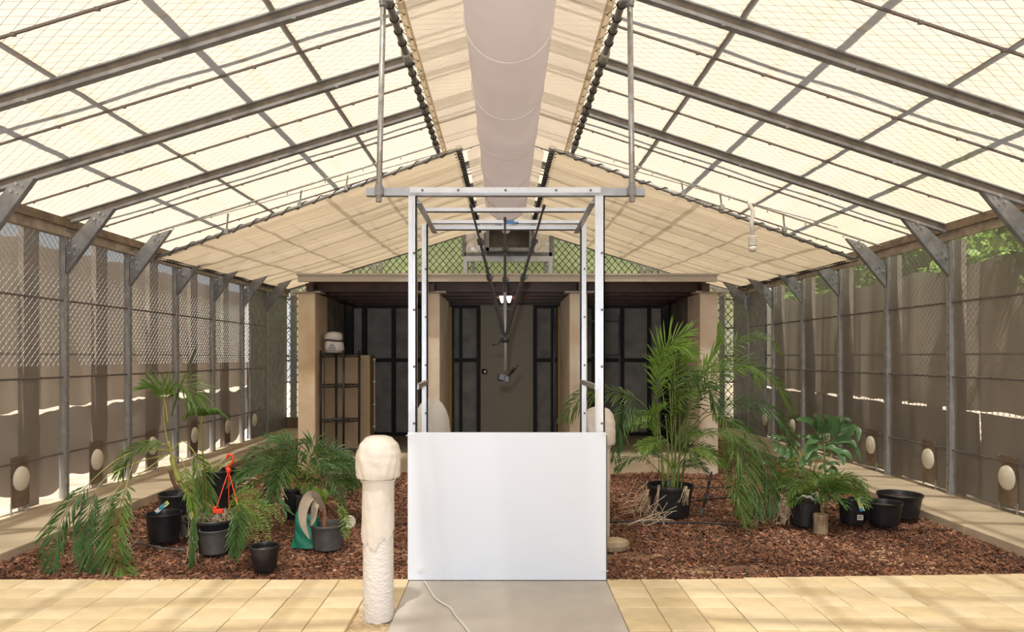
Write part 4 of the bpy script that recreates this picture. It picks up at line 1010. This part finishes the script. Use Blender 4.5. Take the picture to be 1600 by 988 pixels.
# fern
fe = plant('green sword fern spilling over the right rim of the wide bowl pot', 'fern', W(365, 800, 5.95), name='sword_fern')
for q in ([(362, 800, 5.95), (380, 783, 5.85), (405, 785, 5.75), (428, 800, 5.68), (443, 818, 5.62)], [(362, 802, 5.9), (378, 795, 5.75), (393, 812, 5.62), (402, 848, 5.52)], [(360, 802, 5.9), (372, 800, 5.72), (382, 822, 5.6), (386, 855, 5.5)],
          [(364, 800, 6.0), (385, 775, 5.95), (410, 790, 5.9), (424, 825, 5.85)], [(358, 800, 5.9), (366, 780, 5.9), (388, 765, 5.9), (408, 775, 5.9)], [(362, 802, 5.85), (390, 800, 5.7), (412, 820, 5.6), (420, 850, 5.55)], [(362, 800, 5.85), (376, 785, 5.8), (396, 796, 5.7), (409, 828, 5.65)], [(364, 800, 5.85), (370, 790, 5.8), (384, 800, 5.65), (396, 830, 5.6)]):
    frond(fe, px(q), L=.062, n=26, t0=.15, wdt=.014, fwd=.15, droop=.3, m='leafbright', rr=.003, name='fern_frond')
# dark hanging palm leaf in front of the bowl
frond(fe, px([(352, 808, 5.75), (366, 780, 5.65), (372, 800, 5.5), (370, 835, 5.4), (366, 868, 5.32)]), L=.17, n=30, t0=.45, m='leafdark', droop=.5, name='palm_leaf')
# bushy palms
bp = plant('bushy dark green palm spreading low in front of the left shed pillar', 'palm', Vector((c6.x, c6.y, c6.z-.05)))
for k in range(20):
    az = 2*PI*k/20+random.uniform(-.15, .15); e = random.uniform(.75, 1.35)
    gfrond(bp, c6+Vector((0, 0, -.05)), az, random.uniform(.62, .92), e0=e, bend=1.5*e+.3, L=.20, n=22, m=random.choice(['leafdark', 'leaf', 'leafdark']), t0=.35, wdt=.022, droop=.3, rr=.005)
for q in ([(470, 772, 6.9), (455, 735, 6.7), (425, 722, 6.5), (392, 733, 6.35), (372, 752, 6.3)], [(472, 772, 6.9), (455, 728, 6.6), (435, 735, 6.3), (430, 775, 6.15), (448, 800, 6.1)], [(485, 772, 6.9), (505, 735, 6.8), (530, 722, 6.7), (552, 738, 6.6)], [(485, 772, 6.9), (500, 720, 6.9), (525, 705, 6.9), (545, 715, 6.85)],
          [(478, 772, 7), (465, 715, 7.1), (440, 690, 7.15), (425, 688, 7.2)], [(478, 772, 7), (482, 720, 7.1), (490, 695, 7.15), (470, 690, 7.2)]):
    frond(bp, px(q), L=.22, n=26, t0=.38, m='leafdark', droop=.4, rr=.005)
bp2 = plant('second dark palm whose fronds hang to the right of the bushy left palm', 'palm', Vector((c7.x, c7.y, c7.z-.05)))
for q in ([(460, 765, 6.85), (490, 725, 6.7), (520, 745, 6.55), (535, 790, 6.5)], [(458, 765, 6.85), (500, 700, 6.95), (535, 725, 6.9), (548, 770, 6.8)], [(456, 765, 6.85), (440, 720, 6.7), (410, 705, 6.6), (385, 715, 6.6)], [(455, 765, 6.8), (440, 740, 6.6), (425, 760, 6.5), (415, 790, 6.4)], [(458, 765, 6.9), (452, 710, 7.2), (440, 685, 7.3), (415, 680, 7.4)]):
    frond(bp2, px(q), L=.20, n=24, t0=.35, m='leafdark', droop=.5, rr=.005)
# young palm in dusty pot
yg = plant('young palm with a brown furry stem and one fresh bright green leaf', 'palm', c5-Vector((0, 0, .06)))
Yy = c5.y
b = MB(); b.tube(smoothpts([W(507, 828, Yy), W(507, 805, Yy), W(505, 788, Yy), W(503, 778, Yy)], 5), [.024, .022, .021, .022, .02, .02, .018, .018, .017, .016, .016, .015, .013, .012, .011, .008], 10); b.build('furry_stem', mat('furry_brown_stem', (.26, .13, .08), .9, 0, var=.3, vs=20, bump=.8), yg, smooth=True)
blade(yg, px([(505, 784, Yy), (501, 776, Yy-.02), (494, 768, Yy-.05), (488, 764, Yy-.08)]), .07, 'leafbright', 'fresh_leaf')
blade(yg, px([(505, 786, Yy), (507, 778, Yy-.03), (508, 770, Yy-.03), (505, 764, Yy-.03)]), .06, 'leafbright', 'fresh_leaf')
frond(yg, px([(508, 788, Yy), (520, 784, Yy-.03), (532, 795, Yy-.08), (540, 820, Yy-.1), (541, 842, Yy-.12)]), L=.07, n=16, t0=.4, m='leafbright', fwd=.2, wdt=.018, rr=.004)
blade(yg, px([(504, 795, Yy), (494, 778, Yy-.08), (484, 776, Yy-.16), (474, 795, Yy-.2), (474, 820, Yy-.22), (484, 843, Yy-.24)]), .085, 'dead', 'dead_sheath', .5, up=(.3, -1, .2))
blade(yg, px([(504, 800, Yy), (498, 786, Yy-.08), (492, 790, Yy-.12), (489, 812, Yy-.15), (486, 822, Yy-.16)]), .06, 'dead', 'dead_sheath', .5, up=(.5, -1, .1))
# green bag
gb0 = G(476, 858)
gb = thing('green_bag', 'dark green plastic bag slumped on the bark left of the dusty pot', 'bag', gb0)
zt_ = .30
b = MB()
def gf_(u, v):
    a = 2*PI*u; hw = .12-.035*v; dp = .06*(1-.6*v); sg = lambda q: math.copysign(abs(q)**.7, q)
    return Vector((gb0.x+hw*sg(math.cos(a))+.008*math.sin(v*9+a*3), gb0.y+.07+dp*sg(math.sin(a))+.008*math.sin(v*14+a*5), zt_*v*(1-.10*(math.cos(a) > 0)*v)+.01*math.sin(a*3)*v))
b.grid(gf_, 40, 14); b.build('bag_skin', M['green'], gb, smooth=True)
b = MB(); b.box((gb0.x, gb0.y+.07, .004), (.17, .08, .008)); b.build('bag_bottom', M['green'], gb)
# round pale saucer behind dusty pot
sc0 = W(546, 816, 6.58)
b = MB(); b.lathe([(0.0001, 0), (.055, 0), (.062, .008), (.062, .014), (.05, .012), (0.0001, .008)], (0, 0, 0), 24)
R_ = Matrix.Rotation(PI/2*.9, 3, 'X'); b.v = [tuple(R_ @ Vector(v)+sc0+Vector((0, 0, 0))) for v in b.v]
tag(b.build('saucer', M['disc'], None, smooth=True, origin=sc0), 'pale round saucer propped behind the dusty pot', 'saucer')

# ---------------------------------------------------------------- RIGHT GROUP
rp, rc, rr0 = pot('large black pot holding the tallest palm, right bed', 1047, 812, 72, 757, 'black', .80)
bpalm = plant('tallest multi stemmed palm in the large black pot, fronds crossing the right pillar', 'palm', rc-Vector((0, 0, .06)))
Yr = rc.y
for (x0, x1, yt) in ((1036, 1027, 640), (1050, 1046, 600), (1058, 1062, 620), (1044, 1040, 650), (1064, 1075, 640), (1053, 1054, 560)):
    b = MB(); b.tube(smoothpts([W(x0, 765, Yr), W((x0+x1)/2+2, 700, Yr), W(x1, yt, Yr)], 6), [.012]*5+[.009]*4+[.006]*4, 8); b.build('cane', M['stemgreen'], bpalm, smooth=True)
K = [
 ([(1028, 660, Yr), (1027, 605, Yr), (1031, 565, Yr-.05), (1045, 538, Yr-.08), (1078, 517, Yr-.1)], dict(L=.34, t0=.4, n=30, m='leafbright', droop=.1)),
 ([(1040, 640, Yr), (1030, 575, Yr), (1040, 547, Yr-.1), (1062, 541, Yr-.15), (1084, 556, Yr-.2)], dict(L=.26, t0=.45, n=26, m='leafbright', droop=.6)),
 ([(1028, 690, Yr), (1028, 640, Yr), (1027, 600, Yr-.05), (1035, 560, Yr-.05), (1042, 548, Yr-.05)], dict(L=.25, t0=.45, n=24, m='leafbright', droop=.1)),
 ([(1050, 650, Yr), (1052, 600, Yr+.1), (1060, 560, Yr+.1), (1078, 545, Yr+.1)], dict(L=.36, t0=.3, n=30, m='leafbright', droop=.5)),
 ([(1026, 660, Yr), (1000, 627, Yr-.1), (960, 611, Yr-.1), (918, 612, Yr-.1), (882, 650, Yr-.1)], dict(L=.34, t0=.3, n=34, m='leaf', droop=.9)),
 ([(1026, 690, Yr), (1005, 645, Yr-.2), (985, 635, Yr-.3), (968, 665, Yr-.4), (960, 715, Yr-.45)], dict(L=.26, t0=.35, n=30, m='leafdark', droop=.8)),
 ([(1050, 680, Yr), (1020, 650, Yr-.2), (1000, 650, Yr-.3), (985, 670, Yr-.35)], dict(L=.18, t0=.3, n=20, m='leaf', droop=.6)),
 ([(1065, 680, Yr), (1080, 620, Yr+.1), (1102, 575, Yr+.2), (1118, 545, Yr+.2), (1122, 515, Yr+.2)], dict(L=.30, t0=.45, n=22, m='leafbright', droop=0, fwd=1.1)),
 ([(1066, 690, Yr), (1085, 620, Yr), (1120, 575, Yr), (1165, 570, Yr), (1210, 595, Yr), (1236, 640, Yr)], dict(L=.30, t0=.35, n=38, m='leaf', droop=.7)),
 ([(1070, 690, Yr), (1100, 600, Yr+.3), (1135, 550, Yr+.4), (1170, 528, Yr+.4), (1200, 528, Yr+.35), (1218, 552, Yr+.3)], dict(L=.20, t0=.5, n=28, m='leaf', droop=.6)),
 ([(1068, 690, Yr), (1090, 630, Yr-.2), (1120, 590, Yr-.3), (1160, 570, Yr-.4), (1185, 595, Yr-.45)], dict(L=.32, t0=.45, n=30, m='leaf', droop=.6)),
 ([(1068, 700, Yr), (1100, 645, Yr-.1), (1150, 626, Yr-.2), (1195, 635, Yr-.3), (1225, 665, Yr-.35), (1238, 700, Yr-.4)], dict(L=.28, t0=.35, n=38, m='leafdark', droop=.9)),
 ([(1066, 700, Yr), (1095, 650, Yr-.2), (1125, 650, Yr-.4), (1150, 690, Yr-.55), (1165, 740, Yr-.65), (1158, 800, Yr-.72)], dict(L=.34, t0=.35, n=42, m='leaf', droop=.35)),
 ([(1068, 700, Yr), (1105, 650, Yr-.1), (1150, 660, Yr-.3), (1185, 700, Yr-.4), (1203, 755, Yr-.5), (1205, 800, Yr-.55)], dict(L=.28, t0=.4, n=40, m='leafdark', droop=.6)),
 ([(1068, 700, Yr), (1110, 670, Yr), (1150, 690, Yr-.2), (1180, 740, Yr-.4), (1185, 810, Yr-.6)], dict(L=.26, t0=.4, n=36, m='leafdark', droop=.5)),
 ([(1068, 705, Yr), (1110, 675, Yr-.3), (1140, 710, Yr-.5), (1150, 760, Yr-.7), (1165, 815, Yr-.8)], dict(L=.26, t0=.4, n=36, m='leaf', droop=.3)),
 ([(1060, 720, Yr), (1080, 680, Yr-.1), (1120, 678, Yr-.2), (1160, 690, Yr-.3)], dict(L=.14, t0=.35, n=24, m='leafbright', droop=.4)),
 ([(1050, 700, Yr), (1045, 655, Yr-.1), (1055, 628, Yr-.2), (1080, 615, Yr-.3)], dict(L=.32, t0=.3, n=26, m='leaf', droop=.6)),
 ([(1055, 700, Yr), (1075, 640, Yr-.1), (1095, 600, Yr-.1), (1110, 610, Yr-.15), (1118, 640, Yr-.2)], dict(L=.34, t0=.3, n=30, m='leafdark', droop=.7)),
 ([(1050, 700, Yr), (1055, 640, Yr+.2), (1065, 590, Yr+.2), (1085, 585, Yr+.2), (1095, 610, Yr+.2)], dict(L=.34, t0=.3, n=30, m='leafdark', droop=.7)),
 ([(1030, 740, Yr), (1028, 700, Yr-.1), (1020, 655, Yr-.15), (1035, 635, Yr-.2)], dict(L=.22, t0=.5, n=16, m='leafbright', droop=.1, fwd=1.0)),
 ([(1040, 750, Yr), (1010, 718, Yr-.15), (985, 715, Yr-.2), (965, 735, Yr-.25)], dict(L=.18, t0=.4, n=18, m='leaf', droop=.4)),
 ([(1060, 750, Yr), (1085, 715, Yr-.15), (1110, 715, Yr-.2), (1130, 730, Yr-.25)], dict(L=.18, t0=.4, n=18, m='leafbright', droop=.4)),
]
for q, kw in K: frond(bpalm, px(q), sm='stemgreen', **kw)
for k in range(16):
    az = random.uniform(0, 2*PI); gfrond(bpalm, rc+Vector((random.uniform(-.1, .1), random.uniform(-.08, .08), random.uniform(0, .35))), az, random.uniform(.4, .75), e0=random.uniform(.9, 1.45), bend=random.uniform(1.2, 2.0), L=.17, n=18, m=random.choice(['leaf', 'leafbright', 'leafdark']), t0=.45, wdt=.018, rr=.004, sm='stemgreen')
b = MB()
for k in range(60):
    x0 = random.uniform(985, 1035); y0 = random.uniform(770, 815)
    g0 = G(x0, y0+8, .02); b.tube(smoothpts([g0+Vector((random.uniform(0, .25), .1, random.uniform(.0, .25))), g0+Vector((random.uniform(-.08, .1), 0, random.uniform(.0, .06))), g0+Vector((random.uniform(-.2, .2), random.uniform(-.06, .1), 0))], 3), .0025, 3)
for (x0, y0, x1, y1) in ((1030, 758, 1020, 812), (1012, 765, 1000, 800), (1072, 760, 1062, 786), (1075, 765, 1070, 790)):
    for j in range(5): b.tube([W(x0+random.uniform(-3, 3), y0, Yr-.25), W((x0+x1)/2+random.uniform(-5, 5), (y0+y1)/2, Yr-.28), W(x1+random.uniform(-6, 6), y1, Yr-.25)], .003, 3)
stuff(b.build('dead_fronds', M['deadroot'], bpalm))

pot('black pot with a printed tag on its rim, beside the cut timber', 1331, 822, 40, 783, 'black', .84)
pot('empty black pot between the tagged pot and the widest one', 1381, 825, 54, 784, 'black', .80)
pot('widest black pot at the right end, nearest the right kerb', 1406, 814, 66, 771, 'black', .78)
pot('black pot mostly hidden behind the tagged pot', 1350, 812, 46, 780, 'black', .82)
tg = thing('plant_tag', 'yellow, blue and white plant tag over the rim of a black pot', 'tag', W(1344, 788, 6.55))
b = MB(); b.beam(W(1341, 778, 6.62), W(1348, 799, 6.58), .045, .003, up=(0, -1, .2)); b.build('label_strip', M['tag'], tg)
tg = thing('plant_tag', 'small white square sticker on the front of a black pot', 'sticker', W(1344, 809, 6.55))
b = MB(); b.box(W(1344, 809, 6.60), (.055, .004, .048)); b.build('sticker', M['whiteplastic'], tg)
b = MB(); b.box(W(1344, 810, 6.597), (.038, .002, .006)); b.box(W(1344, 807.5, 6.597), (.038, .002, .006)); b.build('print', M['greypot'], tg)
# pot in black bag with white collar
kp, kc, kr = pot('black bagged pot with a crumpled white collar, left of the cut timber', 1258, 826, 46, 778, 'black', .95)
b = MB(); b.tube([(kc.x+(kr*.8+.01*math.sin(t*7))*math.cos(t), kc.y+kr*.8*math.sin(t), kc.z+.012+.02*math.sin(t*3+1)+.008*math.sin(t*11)) for t in np.linspace(0, 2*PI, 50)], .013, 6, cap=False); b.build('white_collar', M['bagwhite'], kp, smooth=True)
g0 = G(1287, 832)
b = MB(); 
b.lathe([(.068, -.02), (.066, .10), (.069, .148), (.066, .152), (0.0001, .150)], (g0.x, g0.y+.06, 0), 9, fn=lambda a, z, i: 1+.06*math.sin(a*2))
tag(b.build('timber_stump', M['stump'], None, origin=(g0.x, g0.y+.06, 0)), 'short cut timber block standing in front of the low right palm', 'timber block')
# low palm behind stump
lp2 = plant('low bushy palm behind the cut timber block', 'palm', Vector((kc.x+.18, kc.y+.05, .25)))
lb = Vector((kc.x+.16, kc.y+.02, .20))
for k in range(34):
    az = 2*PI*k/34+random.uniform(-.2, .2); e = random.uniform(.6, 1.5)
    gfrond(lp2, lb, az, random.uniform(.35, .62), e0=e, bend=e+.75, L=.14, n=20, m=random.choice(['leaf', 'leafdark', 'leaf']), t0=.3, wdt=.018, rr=.004)
b = MB(); b.tube([(lb.x, lb.y, .02), (lb.x, lb.y, lb.z)], [.03, .02], 8); b.build('stem', M['stembrown'], lp2)
# bright fern palm between
fp = plant('small bright green palm between the hanging fronds and the bagged pot', 'palm', G(1215, 800))
fb0 = G(1215, 800)
for q in ([(1215, 790), (1205, 760), (1192, 745), (1180, 742)], [(1215, 790), (1218, 755), (1232, 745), (1245, 755)], [(1214, 790), (1210, 750), (1202, 725), (1195, 715)], [(1216, 790), (1225, 770), (1240, 770), (1250, 785)], [(1214, 790), (1200, 775), (1188, 780), (1180, 795)], [(1215, 790), (1222, 745), (1230, 725), (1240, 718)]):
    frond(fp, [W(x, y, fb0.y+(i*-.05)) for i, (x, y) in enumerate(q)], L=.15, n=16, t0=.35, m='leafbright', droop=.3, wdt=.02, rr=.004)
b = MB(); b.tube([fb0+Vector((0, 0, -.02)), W(1215, 788, fb0.y)], .012, 6); b.build('stem', M['stem'], fp)
b = MB()
for k in range(26):
    x0 = random.uniform(1218, 1240); b.tube([W(x0, random.uniform(770, 785), 6.75), W(x0+random.uniform(-8, 4), 800, 6.7), W(x0+random.uniform(-12, 2), random.uniform(805, 822), 6.66)], .004, 3)
stuff(b.build('dead_fronds', M['deadroot'], fp))
# broad leaved plant
Yb = 7.3
bl2 = plant('broad leaved green plant with large glossy leaves, in front of the right wall', 'plant', Vector((W(1290, 750, Yb).x, Yb, 0)), name='broad_leaved_plant')
b = MB(); b.tube(smoothpts([Vector((W(1290, 750, Yb).x, Yb, -.02)), W(1289, 730, Yb), W(1288, 700, Yb), W(1287, 680, Yb)], 5), .010, 7); b.build('stem', M['stemgreen'], bl2, smooth=True)
for q, wd in (([(1287, 690), (1278, 672), (1262, 658), (1243, 656)], .10), ([(1287, 690), (1280, 668), (1274, 655), (1271, 650)], .15), ([(1288, 688), (1291, 670), (1290, 656), (1288, 652)], .14), ([(1288, 688), (1300, 670), (1310, 658), (1316, 652)], .13), ([(1288, 690), (1305, 675), (1320, 668), (1338, 665)], .09),
              ([(1288, 695), (1310, 688), (1328, 690), (1338, 700)], .09), ([(1288, 695), (1312, 690), (1334, 698), (1345, 722)], .08), ([(1288, 700), (1270, 695), (1262, 705), (1258, 720)], .10), ([(1288, 700), (1302, 700), (1315, 712), (1318, 728)], .09), ([(1287, 695), (1276, 685), (1268, 690), (1260, 694)], .09), ([(1288, 685), (1312, 672), (1322, 656), (1330, 660)], .07), ([(1288, 700), (1325, 678), (1340, 672), (1341, 690)], .08),
              ([(1288, 712), (1305, 705), (1322, 708), (1332, 722)], .09), ([(1288, 715), (1272, 712), (1258, 718), (1248, 730)], .09)):
    blade(bl2, [W(x, y, Yb-.06*i) for i, (x, y) in enumerate(q)], wd, 'leafblue', 'leaf', .28, stem=.2)
# leafy shrubs further back
for (x, y, Y, n, lab) in ((1262, 712, 8.4, 46, 'low leafy shrub right of the long drooping fronds, by the right kerb'), (1240, 700, 9.4, 30, 'small leafy shrub at the back by the right kerb')):
    c0 = Vector((W(x, y, Y).x, Y, 0)); sh_ = plant(lab, 'shrub', c0, name='leafy_shrub')
    b = MB()
    for k in range(7): a = random.uniform(0, 6.28); b.tube([c0, c0+Vector((math.cos(a)*.12, math.sin(a)*.1, .25)), c0+Vector((math.cos(a)*.28, math.sin(a)*.2, .45))], .006, 4)
    stuff(b.build('twigs', M['stem'], sh_))
    for k in range(n):
        a = random.uniform(0, 6.28); r_ = random.uniform(.05, .38); z = random.uniform(.15, .55); s0 = c0+Vector((math.cos(a)*r_, math.sin(a)*r_*.7, z)); dv = Vector((math.cos(a), math.sin(a)*.7-.3, .2)).normalized()*random.uniform(.09, .15)
        blade(sh_, [s0, s0+dv*.5+Vector((0, 0, .015)), s0+dv+Vector((0, 0, -.03))], .05, 'leafblue', 'leaf', .25)
# dried weed pile by the left kerb
c0 = W(368, 705, 8.6); c0.z = .055
ws = plant('dry brown leaf heap on the left kerb slab', 'leaf heap', c0, name='leaf_heap')
b = MB()
for k in range(240):
    a = random.uniform(0, 6.28); r_ = random.random()**.6*.3; p = c0+Vector((math.cos(a)*r_*.7, math.sin(a)*r_*1.4, .005+random.random()*.12*(1-r_/.3))); d_ = Vector((random.uniform(-1, 1), random.uniform(-1, 1), random.uniform(-.4, .6))).normalized()*.05; s_ = Vector((d_.y, -d_.x, .01))*.4
    b.add([p-d_, p+s_, p+d_, p-s_], [(0, 1, 2, 3)])
stuff(b.build('dry_leaves', M['deadroot'], ws))

# ================================================================ OUTSIDE: trees, terracotta pot
def tree(x, y, h, cr, label, seed, cz=.62, n=9000, trunk=.14):
    rs = np.random.RandomState(seed); root = thing('tree', label, 'tree', (x, y, -.06))
    b = MB(); b.tube([(x, y, -.1), (x+.1, y, h*.3), (x-.05, y+.05, h*.7)], [trunk, trunk*.8, trunk*.4], 8)
    for k in range(5):
        a = k*1.3+seed; b.tube([(x+.05, y, h*(.3+.07*k)), (x+math.cos(a)*cr*.6, y+math.sin(a)*cr*.6, h*(.45+.08*k))], [trunk*.35, trunk*.12], 5)
    b.build('trunk', M['treebark'], root, smooth=True)
    nb_ = 16; cen = rs.normal(0, .42, (nb_, 3))*np.array([cr, cr, h*.33]); cen[:, 2] += h*cz
    idx = rs.randint(0, nb_, n); d = rs.normal(0, 1, (n, 3)); d /= np.linalg.norm(d, axis=1)[:, None]; p = cen[idx]+d*rs.uniform(.25, .5, (n, 1))*cr*.9
    p += np.array([x, y, 0]); a = rs.normal(0, 1, (n, 3)); a /= np.linalg.norm(a, axis=1)[:, None]; c = np.cross(a, rs.normal(0, 1, (n, 3))); c /= np.linalg.norm(c, axis=1)[:, None]
    s = rs.uniform(.06, .13, (n, 1)); V = np.stack([p-a*s, p+c*s*.45, p+a*s, p-c*s*.45], 1).reshape(-1, 3); V[:, 2] = np.maximum(V[:, 2], .02)
    V -= np.array([x, y, -.06])
    me = bpy.data.meshes.new('foliage'); me.vertices.add(n*4); me.vertices.foreach_set('co', V.ravel()); me.loops.add(n*4); me.loops.foreach_set('vertex_index', np.arange(n*4, dtype=np.int32)); me.polygons.add(n)
    me.polygons.foreach_set('loop_start', np.arange(0, n*4, 4, dtype=np.int32)); me.polygons.foreach_set('loop_total', np.full(n, 4, dtype=np.int32)); me.materials.append(M['treeleaf']); me.update(calc_edges=True)
    o = bpy.data.objects.new('foliage', me); C.objects.link(o); o.parent = root; stuff(o)
tree(-3.9, 18.6, 6.2, 1.9, 'leafy tree seen through the mesh at the left end of the back gable', 1, .5)
tree(-1.4, 19.0, 6.8, 2.1, 'leafy tree behind the back gable, left of the fan opening', 2, .55)
tree(1.2, 18.8, 6.8, 2.1, 'leafy tree behind the back gable, right of the fan opening', 3, .55)
tree(3.9, 18.4, 6.4, 1.9, 'leafy tree seen through the mesh at the right end of the back gable', 4, .5)
tree(6.9, 15.5, 4.6, 1.4, 'leafy tree outside the far end of the right wall', 5, .55)
tree(7.6, 9.2, 5.0, 1.7, 'leafy tree outside the middle of the right wall', 6, .62)
tree(7.4, 6.3, 5.0, 1.7, 'leafy tree outside the nearest bays of the right wall', 7, .62)
tree(7.5, 12.4, 4.8, 1.6, 'leafy tree outside the right wall, second from its far end', 8, .6)
tp0 = Vector((-5.35, 7.05, -.06))
b = MB(); b.lathe([(.10, 0), (.15, .22), (.165, .22), (.165, .26), (.14, .26), (.13, .2), (.0001, .19)], tp0, 20)
tag(b.build('terracotta_pot', M['terracotta'], None, smooth=False, origin=tp0), 'terracotta pot outside the left wall, below the nearest vent cap', 'pot')

# ---------------------------------------------------------------- groups for repeats of one kind
GRP = {'plant_pot': 'plant pots standing on the bark beds', 'palm': 'palms growing in the beds and pots', 'tree': 'trees outside the greenhouse', 'hanging_pole': 'poles hanging from the roof', 'screen_pipe': 'laced overhead pipes',
       'shade_screen': 'sloping rear shade screens', 'irrigation_pipe': 'drip pipes on the bark', 'wrapped_bollard': 'wrapped bollards beside the path', 'bagged_bollard': 'wrapped bollards beside the path', 'leafy_shrub': 'leafy shrubs by the right kerb', 'plant_tag': 'plant tags on pots'}
for o in bpy.data.objects:
    n = o.name.split('.')[0]
    if o.parent is None and n in GRP and 'label' in o: o['group'] = GRP[n]
